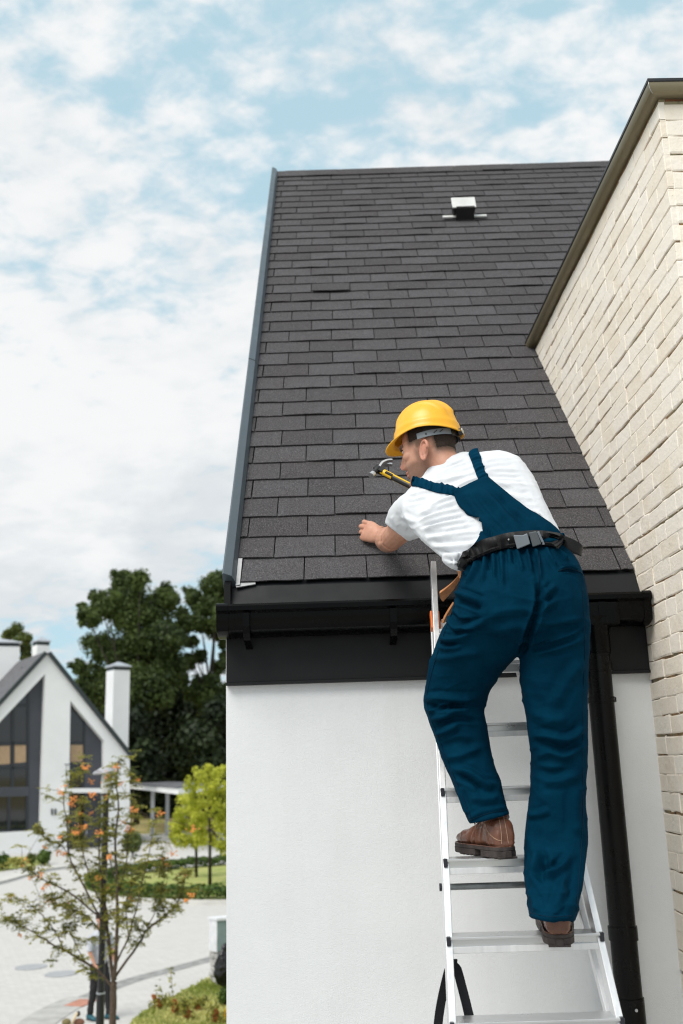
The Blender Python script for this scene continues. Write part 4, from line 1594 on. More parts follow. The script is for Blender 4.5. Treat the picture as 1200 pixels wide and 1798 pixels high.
# nose, brow, lips, chin, cheek
body.loft([[hd(0.088, -0.009, 0.036), hd(0.099, 0, 0.038), hd(0.088, 0.009, 0.036), hd(0.075, 0, 0.036)],
           [hd(0.090, -0.012, 0.010), hd(0.111, 0, 0.008), hd(0.090, 0.012, 0.010), hd(0.075, 0, 0.008)],
           [hd(0.090, -0.016, -0.012), hd(0.122, 0, -0.013), hd(0.090, 0.016, -0.012), hd(0.075, 0, -0.012)],
           [hd(0.088, -0.017, -0.022), hd(0.119, 0, -0.024), hd(0.088, 0.017, -0.022), hd(0.075, 0, -0.022)],
           [hd(0.086, -0.013, -0.030), hd(0.103, 0, -0.031), hd(0.086, 0.013, -0.030), hd(0.075, 0, -0.030)]][::-1])
ellip(body, hd(0.084, 0, 0.044), Fh * 0.018, Lh * 0.050, Uh * 0.013)
ellip(body, hd(0.090, 0, -0.047), Fh * 0.013, Lh * 0.024, Uh * 0.0075)
ellip(body, hd(0.089, 0, -0.060), Fh * 0.012, Lh * 0.021, Uh * 0.0075)
ellip(body, hd(0.080, 0, -0.092), Fh * 0.021, Lh * 0.026, Uh * 0.017)
for s in (-1, 1):
    ellip(body, hd(0.062, s * 0.044, -0.002), Fh * 0.026, Lh * 0.020, Uh * 0.020)
    # ear: rim, lobe and inner plate
    e0 = hd(-0.004, s * 0.0745, -0.014)
    el, eo, eu = Fh * 0.95 - Uh * 0.12, Lh * s, Uh * 0.98 + Fh * -0.16
    tilt_ = eo * 0.35 - Fh * 0.0
    pts = []
    for k in range(15):
        a_ = math.radians(-100 + 285 * k / 14)
        back = -math.cos(a_)
        pts.append(e0 + el * (math.cos(a_) * 0.0185) + eu * (math.sin(a_) * (0.032 if math.sin(a_) > 0 else 0.034)) + eo * (0.010 - 0.010 * math.cos(a_)))
    body.tube(pts, [0.0048] * 11 + [0.0055, 0.006, 0.0065, 0.006], 8)
    ellip(body, e0 - el * 0.002 + eo * 0.004, el * 0.0135, eo * 0.007, eu * 0.026)
    ellip(body, e0 + eo * 0.006 - eu * 0.025, el * 0.008, eo * 0.005, eu * 0.009)
    ellip(body, e0 - el * 0.007 + eo * 0.010 + eu * 0.002, el * 0.005, eo * 0.005, eu * 0.016)
# neck and core
nk = P(800, 834, 3.44)
body.tube([hd(-0.022, 0, 0.01), hd(-0.030, 0, -0.04), 0.5 * hd(-0.036, 0, -0.09) + 0.5 * nk, nk, P(815, 852, 3.44)], [0.058, 0.060, 0.062, 0.060, 0.030], 24)
ellip(body, hd(-0.045, 0, 0.0), Fh * 0.045, Lh * 0.060, Uh * 0.06)
body.tube([P(806, 858, 3.43), P(838, 900, 3.32), P(880, 940, 3.19), P(905, 980, 3.08), P(915, 1030, 3.05)], [0.055, 0.06, 0.055, 0.06, 0.06], 20)


def limb(pts, rads, n=18):
    rows = [(np.array(p_), np.array([r_])) for p_, r_ in zip(pts, rads)]
    d = dens(rows, 5)
    body.tube([q_[:3] for q_ in d], [q_[3] for q_ in d], n)


# left arm: shoulder, elbow, wrist
shL, elL, wrL = P(742, 890, 3.42), P(688, 947, 3.64), P(671, 943, 3.905)
limb([shL, shL * 0.5 + elL * 0.5, elL * 0.88 + shL * 0.12, elL], [0.055, 0.052, 0.044, 0.041])
limb([elL, elL * 0.72 + wrL * 0.28 + np.array([-0.004, 0, -0.004]), elL * 0.35 + wrL * 0.65, wrL], [0.042, 0.048, 0.040, 0.029])
ellip(body, P(672, 955, 3.66), RX * 0.016, np.array([0, 0.03, 0]), np.array([0, 0, 0.016]))


def hand(wr, palm_dir, back, side, curls, sc=1.0, thumb=None):
    """wr wrist; palm_dir along the hand; back = normal of the back of the hand; side = towards the index finger"""
    d, b_, s_ = [np.asarray(v, float) / np.linalg.norm(v) for v in (palm_dir, back, side)]
    s_ = s_ - d * np.dot(s_, d)
    s_ /= np.linalg.norm(s_)
    b_ = np.cross(d, s_) if np.dot(np.cross(d, s_), b_) > 0 else -np.cross(d, s_)
    L = 0.088 * sc
    rings = []
    for t, w, h in ((-0.05, 0.026, 0.019), (0.15, 0.030, 0.019), (0.45, 0.037, 0.018), (0.8, 0.042, 0.0165), (1.0, 0.041, 0.0135)):
        c = wr + d * L * t
        rings.append([c + s_ * (w * sc * math.cos(a)) * 0.98 + b_ * (h * sc * math.sin(a)) for a in np.linspace(0, 2 * math.pi, 20, endpoint=False)])
    body.loft(rings)
    tips = []
    for i, (off, ln_, r_) in enumerate(((0.0285, 0.98, 0.0096), (0.0096, 1.08, 0.0099), (-0.0092, 1.0, 0.0094), (-0.0268, 0.82, 0.0085))):
        m = wr + d * L * (0.97 - 0.06 * abs(i - 1)) + s_ * off * sc
        pts = [m - d * 0.025, m]
        rad = [r_ * 0.95, r_ * 1.12]
        ang = 0
        dirv = d
        for seg, c_ in zip((0.046, 0.028, 0.022), curls[i]):
            ang += math.radians(c_)
            dirv = d * math.cos(ang) - b_ * math.sin(ang)
            pts.append(pts[-1] + dirv * seg * ln_ * sc * 0.55)
            rad.append(r_ * 0.92)
            pts.append(pts[-1] + dirv * seg * ln_ * sc * 0.45)
            rad.append(r_ * 1.02 if seg > 0.023 else r_ * 0.85)
        body.tube(pts, [x * sc for x in rad], 12)
        tips.append(pts[-1])
    # thumb leaves the side of the palm near its base
    t0 = wr + d * L * 0.28 + s_ * 0.028 * sc - b_ * 0.006
    tt = thumb if thumb is not None else (t0 + d * 0.05 + s_ * 0.02 - b_ * 0.02, t0 + d * 0.075 - b_ * 0.04)
    body.tube([t0 - s_ * 0.012, t0, t0 * 0.4 + tt[0] * 0.6, tt[0], tt[0] * 0.4 + tt[1] * 0.6, tt[1]], [0.013, 0.0135, 0.0108, 0.0112, 0.0100, 0.0082], 12)
    return tips


hp = P(640, 930, 3.975)
hbk = np.array([0.05, -0.85, 0.50])
hdv = (hp - wrL) / np.linalg.norm(hp - wrL)
hand(wrL, hp - wrL, hbk, np.array([0.15, 0.20, 0.97]), ((14, 88, 34), (20, 90, 34), (27, 88, 34), (34, 84, 34)), 1.08,
     (wrL + hdv * 0.075 + np.array([0, 0.05, 0.02]), wrL + hdv * 0.10 + np.array([0, 0.062, 0.012])))
# right arm, bent in front of the chest, hand on the hammer
shR, elR, wrR = P(886, 832, 3.45), P(905, 838, 3.66), P(815, 868, 3.70)
limb([shR, shR * 0.5 + elR * 0.5 + np.array([0.005, 0, 0.004]), elR], [0.045, 0.048, 0.043])
limb([elR, elR * 0.7 + wrR * 0.3, elR * 0.3 + wrR * 0.7, wrR], [0.043, 0.045, 0.037, 0.029])
hg = P(779, 882, 3.73)
Vb0_count = len(body.v)
hamdir = P(664, 824, 3.86) - hg
hamdir /= np.linalg.norm(hamdir)
hand(wrR, (hg - wrR) + np.array([0, 0.012, 0]), np.array([0.1, -0.6, 0.7]), hamdir, ((62, 80, 50), (66, 82, 50), (70, 84, 50), (72, 86, 50)), 1.0)
Vb, Fb = vox(body, 0.0025, 3, 0.5)
Vb = np.asarray(Vb)
rel = Vb - HO
cf, cl, cu = rel @ Fh, rel @ Lh, rel @ Uh
headm = (cu > -0.13) & (np.abs(cl) < 0.11) & (cf > -0.13) & (cf < 0.14)
# pigment: stubble on jaw, cheek and lip; cropped hair fading out round the ear; slightly redder ear and nose
sst = lambda x, a, b_: np.clip((x - a) / (b_ - a), 0, 1) ** 2 * (3 - 2 * np.clip((x - a) / (b_ - a), 0, 1))
beard = sst(-cu, 0.022, 0.045) * sst(cf, -0.012, 0.018) * 0.62
beard = np.maximum(beard, sst(cf, 0.008, 0.02) * sst(-cf, -0.045, -0.028) * sst(-cu, -0.03, 0.01) * 0.55)
lips = (np.abs(cu + 0.0535) < 0.010) & (cf > 0.088)
beard[lips] *= 0.2
ear_z = (np.abs(cl) > 0.0740) & (np.abs(cu + 0.014) < 0.048) & (np.abs(cf + 0.008) < 0.03)
hairt = np.maximum(sst(cu, 0.008, 0.040) * sst(-cf, -0.062, -0.045), sst(-cf, 0.022, 0.045) * sst(cu, -0.050, -0.010)) * 0.92
hairt = np.maximum(hairt, sst(cf, -0.002, 0.012) * sst(-cf, -0.034, -0.022) * sst(cu, -0.004, 0.02) * 0.8)
brow = ((np.abs(cu - 0.040 - 0.05 * 0) < 0.006) & (cf > 0.07) & (np.abs(cl) > 0.012) & (np.abs(cl) < 0.055)) * 0.9
tint = np.where(headm, np.maximum(np.maximum(beard, hairt), brow), 0)
tint[ear_z] = 0
red = np.where(headm & (ear_z | ((cf > 0.105) & (cu < 0.01))), 0.35, 0.0)
red = np.maximum(red, np.where(lips & headm, 0.55, 0))
knk = np.linalg.norm(Vb - hp, axis=1)
red = np.maximum(red, np.clip(1 - knk / 0.05, 0, 1) * 0.25)
person_body = mk('body', Vb, Fb, m_skin, worker, True)
ca = person_body.data.color_attributes.new('tint', 'FLOAT_COLOR', 'POINT')
arr = np.ones((len(Vb), 4))
arr[:, 0], arr[:, 1], arr[:, 2] = tint, red, 0
ca.data.foreach_set('color', arr.ravel())
# eyes
for s in (-1, 1):
    q = MB()
    ellip(q, hd(0.0805, s * 0.031, 0.026), Fh * 0.0105, Lh * 0.0105, Uh * 0.0085, 14, 10)
    q.build('eye', simple('eye_white', (0.6, 0.57, 0.53), 0.3), worker, True)
    q = MB()
    q.tube([hd(0.086, s * 0.016, 0.029), hd(0.0935, s * 0.031, 0.0335), hd(0.082, s * 0.047, 0.027)], [0.002, 0.0032, 0.002], 6)
    q.build('eyelid', m_hair, worker, True)
# cropped hair shell
hm = headm & (hairt > 0.89) & ~ear_z & (cu > -0.03)
fs = [f for f in Fb if all(hm[i] for i in f)]
used = sorted({i for f in fs for i in f})
mp = {i: k for k, i in enumerate(used)}
Nb = vnormals(Vb, Fb)
mk('hair', Vb[used] + Nb[used] * 0.0012, [tuple(mp[i] for i in f) for f in fs], m_hair, worker, True)

# --- hard hat ------------------------------------------------------------
hyaw, hpit = math.radians(24), math.radians(5)
Fk = np.array([-math.cos(hyaw) * math.cos(hpit), math.sin(hyaw) * math.cos(hpit), -math.sin(hpit)])
Lk = Lh - Fk * np.dot(Lh, Fk)
Lk /= np.linalg.norm(Lk)
Uk = np.cross(Fk, Lk)
Uk = Uk if Uk[2] > 0 else -Uk
KO = hd(-0.004, 0, 0.053)


def kd(f, l, u):
    return KO + Fk * f + Lk * l + Uk * u


NA, NP_ = 96, 30
kv, kf = [], []
for j in range(NP_ + 1):
    for i in range(NA):
        th = 2 * math.pi * i / NA
        ct, st = math.cos(th), math.sin(th)
        ph = min(j, NP_ - 4) / (NP_ - 4) * (math.pi / 2)
        r = math.sin(ph) ** 0.86
        h = math.cos(ph) ** 0.92
        a, b_ = (0.119 if ct > 0 else 0.116), 0.098
        hh = 0.135
        f_, l_, u_ = a * ct * r, b_ * st * r, hh * h
        # flare towards the rim
        fl = max(0, (ph / (math.pi / 2) - 0.72) / 0.28)
        f_ += 0.006 * fl ** 2 * ct
        l_ += 0.006 * fl ** 2 * st
        # raised crown ribs
        if h > 0.34:
            for off, wd, am in ((0.0, 0.016, 0.0070), (0.050, 0.010, 0.0050), (-0.050, 0.010, 0.0050)):
                d = abs(l_ - off)
                k_ = math.exp(-(d / wd) ** 4) * min(1, (h - 0.34) / 0.2) * (1 if -0.10 < f_ < 0.11 else 0.3)
                g_ = 1 + am * k_ / 0.10
                f_, l_, u_ = f_ * g_, l_ * g_, u_ * g_
        # a step line above the rim
        if 0.20 < h < 0.30:
            f_ += 0.0022 * ct
            l_ += 0.0022 * st
        # brim: peak at the front, small lip all round
        e = max(0, j - (NP_ - 4)) / 4
        if e > 0:
            pk = max(0, ct) ** 2.2
            f_ += ct * (0.008 + 0.027 * pk) * e
            l_ += st * (0.008 + 0.006 * pk) * e
            u_ += -0.003 * e - 0.010 * pk * e
        # the rim rises at the sides and drops at the back
        low = 1 - h
        u_ += 0.016 * (abs(st) ** 2) * low ** 2 + (-0.004 if ct < 0 else -0.004) * abs(ct) * low ** 2
        kv.append(kd(f_, l_, u_))
for j in range(NP_):
    for i in range(NA):
        a = j * NA + i
        c = j * NA + (i + 1) % NA
        kf.append((a, c, c + NA, a + NA) if j else (a, c, c + NA, a + NA))
helmet = mk('hard_hat', kv, kf, m_helmet, worker, True)
sm = helmet.modifiers.new('solid', 'SOLIDIFY')
sm.thickness, sm.offset = 0.0035, -1
autosmooth(helmet, 70)
# harness strap and ratchet at the back of the hat
def headband(l0, l1, u0, u1, th0, th1, rad, name, mat, hw, n=14):
    pts, wid = [], []
    for k in range(n):
        s = k / (n - 1)
        t = math.radians(th0 + (th1 - th0) * s)
        pts.append(hd(-0.006 + (0.098 + rad) * math.cos(t), (0.078 + rad) * math.sin(t), u0 + (u1 - u0) * s))
        wid.append(Uh * hw)
    return ribbon(pts, wid, 0.0014, name, mat, helmet, 2)


headband(0, 0, 0.040, 0.034, 82, 158, 0.009, 'harness_strap', m_buckle2, 0.0105)
headband(0, 0, 0.040, 0.034, -82, -158, 0.009, 'harness_strap', m_buckle2, 0.0105)
headband(0, 0, 0.060, 0.056, 96, 264, 0.006, 'harness_band', m_black, 0.018, 20)
headband(0, 0, 0.034, 0.034, 152, 208, 0.011, 'ratchet', m_black, 0.015, 10)
q = MB()
ck = hd(-0.121, 0.010, 0.034)
q.tube([ck, ck - Fh * 0.012], [0.0125, 0.0125], 18)
autosmooth(q.build('ratchet_knob', m_black, helmet), 40)
q = MB()
q.tube([ck - Fh * 0.0122 + Lh * 0.002, ck - Fh * 0.0145 + Lh * 0.002], [0.010, 0.0095], 18)
autosmooth(q.build('knob_disc', m_beige, helmet), 40)
q = MB()
for th_, dl in ((100, 0.0), (118, 0.0), (130, 0.0)):
    t = math.radians(th_)
    c_ = hd(-0.006 + 0.1085 * math.cos(t), 0.0885 * math.sin(t), 0.038)
    n_ = Fh * math.cos(t) + Lh * math.sin(t)
    tg = -Fh * math.sin(t) + Lh * math.cos(t)
    if th_ == 100:
        q.tube([c_ - n_ * 0.001, c_ + n_ * 0.0015], 0.0036, 10)
    else:
        q.obox(c_, tg * 0.007 + Uh * 0.004, Uh * 0.0016, n_ * 0.0016)
q.build('strap_slots', m_black, helmet)

# --- boots ---------------------------------------------------------------
def boot(heel, fdir, ankle_top, name_label=None, zsole=0.0):
    f = np.array([fdir[0], fdir[1], fdir[2]], float)
    f /= np.linalg.norm(f)
    u = np.array([0, 0, 1.0])
    u = u - f * np.dot(u, f)
    u /= np.linalg.norm(u)
    l = np.cross(u, f)
    def bp(x, y, z):
        return np.asarray(heel) + f * x + l * y + u * z
    up = MB()
    # shoe body rings along the foot
    rr = []
    for x, hw, z0, z1 in ((0.002, 0.026, 0.024, 0.085), (0.014, 0.035, 0.022, 0.108), (0.05, 0.038, 0.022, 0.118), (0.09, 0.037, 0.024, 0.112), (0.13, 0.041, 0.022, 0.098), (0.17, 0.046, 0.02, 0.082), (0.21, 0.049, 0.02, 0.071), (0.25, 0.045, 0.02, 0.064), (0.28, 0.033, 0.02, 0.054), (0.295, 0.016, 0.022, 0.044)):
        rr.append([bp(x, hw * math.copysign(abs(math.cos(t)) ** 0.8, math.cos(t)), (z0 + z1) / 2 + (z1 - z0) / 2 * math.copysign(abs(math.sin(t)) ** 0.8, math.sin(t))) for t in np.linspace(0, 2 * math.pi, 24, endpoint=False)])
    up.loft(rr)
    # shaft
    at = np.asarray(ankle_top)
    sr = []
    for s, rx_, ry_ in ((0, 0.046, 0.036), (0.25, 0.045, 0.0365), (0.5, 0.046, 0.038), (0.8, 0.050, 0.042), (1.0, 0.052, 0.044)):
        c_ = bp(0.055, 0, 0.06) * (1 - s) + at * s
        sr.append([c_ + f * rx_ * math.cos(t) + l * ry_ * math.sin(t) for t in np.linspace(0, 2 * math.pi, 24, endpoint=False)])
    up.loft(sr)
    V, F = vox(up, 0.0042, 4)
    lv = (V - np.asarray(heel))
    lx, lz = lv @ f, lv @ u
    N = vnormals(V, F)
    # creases over the instep, seam up the heel
    d = -0.0060 * np.exp(-((lx - 0.115 + (lz - 0.09) * 0.5) / 0.005) ** 2) + 0.003 * np.exp(-((lx - 0.105 + (lz - 0.09) * 0.5) / 0.005) ** 2)
    d += -0.0055 * np.exp(-((lx - 0.135 + (lz - 0.09) * 0.6) / 0.005) ** 2) - 0.0025 * np.exp(-((lz - 0.118 + lx * 0.3) / 0.004) ** 2) + 0.0020 * np.exp(-((lz - 0.126 + lx * 0.3) / 0.005) ** 2)
    d += 0.0022 * (np.abs(lx - 0.052 - (lz - 0.05) * 0.12) < 0.004) + 0.0018 * (lz < 0.042) * (lx < 0.07)
    d += 0.0022 * (np.abs(lx - 0.10 + (lz - 0.05) * 0.55) < 0.003) * (lz < 0.105)          # quarter seam
    d += 0.0026 * np.exp(-((lz - 0.150 + lx * 0.05) / 0.006) ** 2)                            # padded collar
    d += 0.0016 * (np.abs(lx - 0.215 - 0.0) < 0.0035) * (lz > 0.03)
    d += 0.0018 * np.array([noise.noise(Vector((a_ * 45, b2_ * 45, 3.0))) for a_, b2_ in zip(lx, lz)]) * (lz > 0.06)
    V = V + N * d[:, None]
    b_ = mk('boot', V, F, m_leather, worker, True)
    # welt + sole: outline extruded, heel block and forefoot separate below
    def outline(x0, x1, grow, n=26):
        prof = [(0.0, 0.006), (0.008, 0.026), (0.03, 0.037), (0.07, 0.039), (0.12, 0.041), (0.17, 0.048), (0.21, 0.051), (0.25, 0.048), (0.28, 0.036), (0.298, 0.016), (0.304, 0.003)]
        xs = [p_[0] for p_ in prof]
        ys = [p_[1] for p_ in prof]
        t = np.linspace(x0, x1, n)
        w = np.interp(t, xs, ys) + grow
        return [(x_, w_) for x_, w_ in zip(t, w)] + [(x_, -w_) for x_, w_ in zip(t[::-1], w[::-1])]
    q = MB()
    q.prism([bp(x, y, 0.0185) for x, y in outline(-0.004, 0.306, 0.0035)], u * 0.0105)
    q.prism([bp(x, y, 0.0) for x, y in outline(-0.006, 0.088, 0.005)], u * 0.0183)
    q.prism([bp(x, y, 0.002) for x, y in outline(0.125, 0.300, 0.004)], u * 0.0163)
    for k in range(7):
        xx = 0.135 + k * 0.021
        w = float(np.interp(xx, [0.12, 0.21, 0.30], [0.043, 0.052, 0.02]))
        q.obox(bp(xx, 0, 0.001), f * 0.006, l * w, u * 0.003)
    for k in range(4):
        q.obox(bp(0.004 + k * 0.022, 0, -0.0005), f * 0.007, l * 0.030, u * 0.003)
    bevel(q.build('sole', m_sole, b_), 0.002, 2)
    q = MB()
    q.tube([bp(x, y, 0.0300) for x, y in outline(-0.001, 0.300, 0.001, 40)], 0.0013, 6)
    q.build('welt_stitching', m_leather, b_, True)
    q = MB()
    for k in range(3):
        x_, z_ = 0.150 - k * 0.020, 0.092 + k * 0.016
        q.tube([bp(x_, -0.022, z_), bp(x_ + 0.004, 0, z_ + 0.009), bp(x_, 0.022, z_)], 0.0022, 6)
    q.tube([bp(0.115, 0.0, 0.118), bp(0.135, 0.018, 0.122), bp(0.142, 0.030, 0.108), bp(0.136, 0.034, 0.088)], 0.0024, 6)
    q.build('lace', m_lace, b_, True)
    return b_


z1 = step_z[3][1]
z2 = step_z[4][1]
hR = onplane(970, 1658, np.array([0, 0, z1 + 0.003]), np.array([0, 0, 1.0]))
hR = np.array([P(970, 1650, 2.80)[0], step_z[3][0] - 0.084, z1 - 0.016])
bootR = boot(hR, (0.14, 0.97, 0.10), P(971, 1588, 2.80))
hL = np.array([P(893, 1500, 2.87)[0], step_z[4][0] - 0.045, z2 + 0.003])
bootL = boot(hL, (-0.32, 0.95, 0.0), P(866, 1421, 2.985))
m_stitch = simple('pale_boot_stitching', (0.42, 0.27, 0.18), 0.7)
for b_, lines in ((bootL, ([(884, 1432), (889, 1455), (893, 1481)], [(876, 1434), (880, 1458), (881, 1482)], [(852, 1446), (858, 1462), (872, 1474), (882, 1476)])), (bootR, ())):
    me_ = b_.data
    w_ = wl_of(b_)
    tb_ = bvh([np.array(v.co[:]) + w_ for v in me_.vertices], [tuple(p_.vertices) for p_ in me_.polygons])
    for ln_ in lines:
        o_ = seam(tb_, ln_, 'stitching', 0.0009, 0.0003, b_)
        if o_:
            o_.data.materials[0] = m_stitch

# --- hammer (held, so a thing of its own) --------------------------------
hammer = thing('hammer', 'claw hammer with yellow and black grip held up before the face', 'hammer', tuple(hg))
h0 = P(664, 824, 3.86)
hax = hamdir
hs = P(690, 806, 3.92) - P(650, 842, 3.82)
hs = hs - hax * np.dot(hs, hax)
hs /= np.linalg.norm(hs)
hw_ = np.cross(hax, hs)
sh_v = 0.5
q = MB()
# striking side, cheek and curved claw
q.tube([h0 - hs * 0.050 - hax * 0.004, h0 - hs * 0.034 - hax * 0.003], [0.0135, 0.0140], 16)
face_o = q
hh = autosmooth(q.build('hammer_face', m_steel, hammer), 40)
q = MB()
q.tube([h0 - hs * 0.038 - hax * 0.003, h0 - hs * 0.026, h0 - hs * 0.012, h0 + hs * 0.004, h0 + hs * 0.014], [0.0125, 0.0088, 0.0130, 0.0135, 0.0110], 14)
q.obox(h0 - hax * 0.006, hax * 0.020, hs * 0.012, hw_ * 0.011)
autosmooth(q.build('hammer_head', m_black, hammer), 40)
for s in (-1, 1):
    pts = [h0 + hs * 0.010 + hw_ * 0.003 * s, h0 + hs * 0.034 + hax * 0.004 + hw_ * 0.006 * s, h0 + hs * 0.055 - hax * 0.004 + hw_ * 0.009 * s, h0 + hs * 0.071 - hax * 0.018 + hw_ * 0.011 * s]
    ribbon(pts, [hw_ * 0.0085, hw_ * 0.008, hw_ * 0.0075, hw_ * 0.005], 0.0042, 'claw', m_steel, hammer, 4)
def grip(s0, s1, ra, rb, name, mat, dy=0.0):
    q = MB()
    rings = []
    for s, r1, r2 in ((s0, ra, rb), (s0 + 0.004, ra * 1.06, rb * 1.06), (s1 - 0.004, ra * 1.06, rb * 1.06), (s1, ra, rb)):
        rings.append([h0 - hax * s + hs * r1 * math.cos(t) + hw_ * r2 * math.sin(t) for t in np.linspace(0, 2 * math.pi, 18, endpoint=False)])
    q.loft(rings)
    return autosmooth(q.build(name, mat, hammer), 40)
grip(0.016, 0.072, 0.0120, 0.0105, 'grip_band', m_hyel)
grip(0.070, 0.315, 0.0128, 0.0112, 'grip', m_black)
q = MB()
q.obox(h0 - hax * 0.19 - hw_ * 0.010 - hs * 0.002, hax * 0.118, hs * 0.0030, hw_ * 0.0035)
q.obox(h0 - hax * 0.19 + hw_ * 0.010 - hs * 0.002, hax * 0.118, hs * 0.0030, hw_ * 0.0035)
q.build('grip_stripe', m_hyel, hammer)
q = MB()
q.obox(h0 - hax * 0.055 - hw_ * 0.009 - hs * 0.005, hax * 0.016, hs * 0.0048, hw_ * 0.004)
q.obox(h0 - hax * 0.055 + hw_ * 0.009 - hs * 0.005, hax * 0.016, hs * 0.0048, hw_ * 0.004)
q.build('grip_inset', m_black, hammer)
# ================================================================== background
def foliage(name, dark, light, rough=0.6, var_scale=0.8, trans=0.25):
    t = MT(name, dark, rough, 0, 0.3)
    at = t.node('ShaderNodeVertexColor')
    at.layer_name = 'leaf'
    sp_ = t.node('ShaderNodeSeparateColor')
    t.l.new(at.outputs['Color'], sp_.inputs[0])
    t.color(t.mix(sp_.outputs[0], dark, light))
    tr_ = t.node('ShaderNodeBsdfTranslucent')
    t.l.new(t.mix(sp_.outputs[0], tuple(c * 1.3 for c in dark), tuple(c * 1.3 for c in light)), tr_.inputs['Color'])
    mx = t.node('ShaderNodeMixShader')
    mx.inputs[0].default_value = trans
    t.l.new(t.b.outputs[0], mx.inputs[1])
    t.l.new(tr_.outputs[0], mx.inputs[2])
    t.l.new(mx.outputs[0], t.n['Material Output'].inputs['Surface'])
    return t.m


m_leafdark = foliage('dark_tree_leaves', (0.013, 0.028, 0.010), (0.125, 0.175, 0.045), 0.55, 0.8, 0.35)
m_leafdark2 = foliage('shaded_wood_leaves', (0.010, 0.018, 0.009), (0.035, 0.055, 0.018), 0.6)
m_leafmid = foliage('olive_leaves', (0.045, 0.075, 0.020), (0.17, 0.20, 0.05), 0.5)
m_leaflime = foliage('lime_leaves', (0.27, 0.31, 0.03), (0.70, 0.70, 0.12), 0.5, 0.8, 0.55)
m_leafrow = foliage('rowan_leaves', (0.055, 0.080, 0.018), (0.42, 0.39, 0.085), 0.5, 0.8, 0.4)
m_box = foliage('boxwood_leaves', (0.020, 0.050, 0.010), (0.12, 0.19, 0.03), 0.5)
m_grassb = foliage('grass_blades', (0.26, 0.32, 0.06), (0.72, 0.68, 0.30), 0.6, 0.8, 0.45)
m_spike = simple('rusty_flower_spikes', (0.40, 0.15, 0.05), 0.8, 0, 0.2, 0.4, 60)
m_yel = simple('yellow_petals', (0.75, 0.48, 0.03), 0.6)
m_bark = simple('grey_brown_bark', (0.085, 0.062, 0.045), 0.85, 0, 0.2, 0.35, 30, 0.4, 90)
m_bark2 = simple('dark_bark', (0.03, 0.024, 0.018), 0.9)
m_berry = simple('orange_rowan_berries', (0.85, 0.31, 0.07), 0.4, 0, 0.5, 0.2, 30)

m_pav = MT('pale_concrete_pavers', (0.60, 0.59, 0.57), 0.9, 0, 0.3)
_t = m_pav
_br = _t.node('ShaderNodeTexBrick')
_t.l.new(_t.coord('World', (1, 1, 1), (0, 0, 0.4)), _br.inputs['Vector'])
_br.inputs['Scale'].default_value = 2.2
_br.inputs['Mortar Size'].default_value = 0.012
_br.inputs['Color1'].default_value = (0.49, 0.48, 0.465, 1)
_br.inputs['Color2'].default_value = (0.55, 0.54, 0.52, 1)
_br.inputs['Mortar'].default_value = (0.38, 0.37, 0.355, 1)
_t.color(_t.mix(_t.ramp(_t.noise(0.35, 4), 0.3, 0.7, 0, 0.4), _br.outputs['Color'], (0.47, 0.46, 0.44)))
m_pav = _t.m
m_kerb = simple('grey_kerb_concrete', (0.40, 0.395, 0.38), 0.9, 0, 0.3, 0.2, 3)
m_kerbw = simple('pale_kerb_concrete', (0.54, 0.53, 0.50), 0.9, 0, 0.3, 0.15, 3)
m_channel = simple('grey_gutter_stones', (0.26, 0.26, 0.255), 0.9, 0, 0.3, 0.35, 5)
m_redtile = simple('red_clay_pavers', (0.42, 0.20, 0.145), 0.85, 0, 0.3, 0.3, 6)
m_grass = MT('mown_grass', (0.13, 0.19, 0.04), 0.9, 0, 0.2)
_t = m_grass
_t.color(_t.mix(_t.ramp(_t.noise(1.3, 5, 0.65), 0.3, 0.7), _t.mix(_t.ramp(_t.noise(14, 4), 0.35, 0.65), (0.16, 0.24, 0.045), (0.26, 0.33, 0.08)), (0.42, 0.40, 0.16)))
_t.bump(_t.noise(40, 3), 0.5, 0.03)
m_grass = _t.m
m_field = MT('dry_field', (0.42, 0.31, 0.15), 0.95, 0, 0.2)
_t = m_field
_t.color(_t.mix(_t.ramp(_t.noise(0.25, 5, 0.65), 0.35, 0.65), (0.44, 0.32, 0.15), (0.24, 0.24, 0.09)))
m_field = _t.m


def sheet(name, poly, z, mat, kind='structure'):
    o = mk(name, [(p_[0], p_[1], z) for p_ in poly], [tuple(range(len(poly)))], mat, None, loc=(0, 0, 0))
    o['kind'] = kind
    if o.data.polygons[0].normal.z < 0:
        o.data.flip_normals()
    return o


sheet('ground', [(-2500, -1500), (2500, -1500), (2500, 3500), (-2500, 3500)], -0.03, m_field)
sheet('road', [(-60, -45), (40, -45), (40, 30), (9, 74), (-60, 74)], 0.0, m_pav)  # paving carried on unseen behind the camera to bounce light onto the wall


def strip(name, pxs, w, z0, z1, mat):
    """raised or flat strip on the ground along picture points; w = half width"""
    pts = [G(*p_)[:2] for p_ in smooth_poly(pxs, 6)]
    q = MB()
    rings = []
    for i, p_ in enumerate(pts):
        t_ = pts[min(i + 1, len(pts) - 1)] - pts[max(i - 1, 0)]
        t_ /= np.linalg.norm(t_)
        n_ = np.array([-t_[1], t_[0]]) * w
        rings.append([(*(p_ - n_), z0), (*(p_ + n_), z0), (*(p_ + n_), z1), (*(p_ - n_), z1)])
    q.loft(rings)
    o = q.build(name, mat, None, loc=(0, 0, 0))
    o['kind'] = 'structure'
    return o


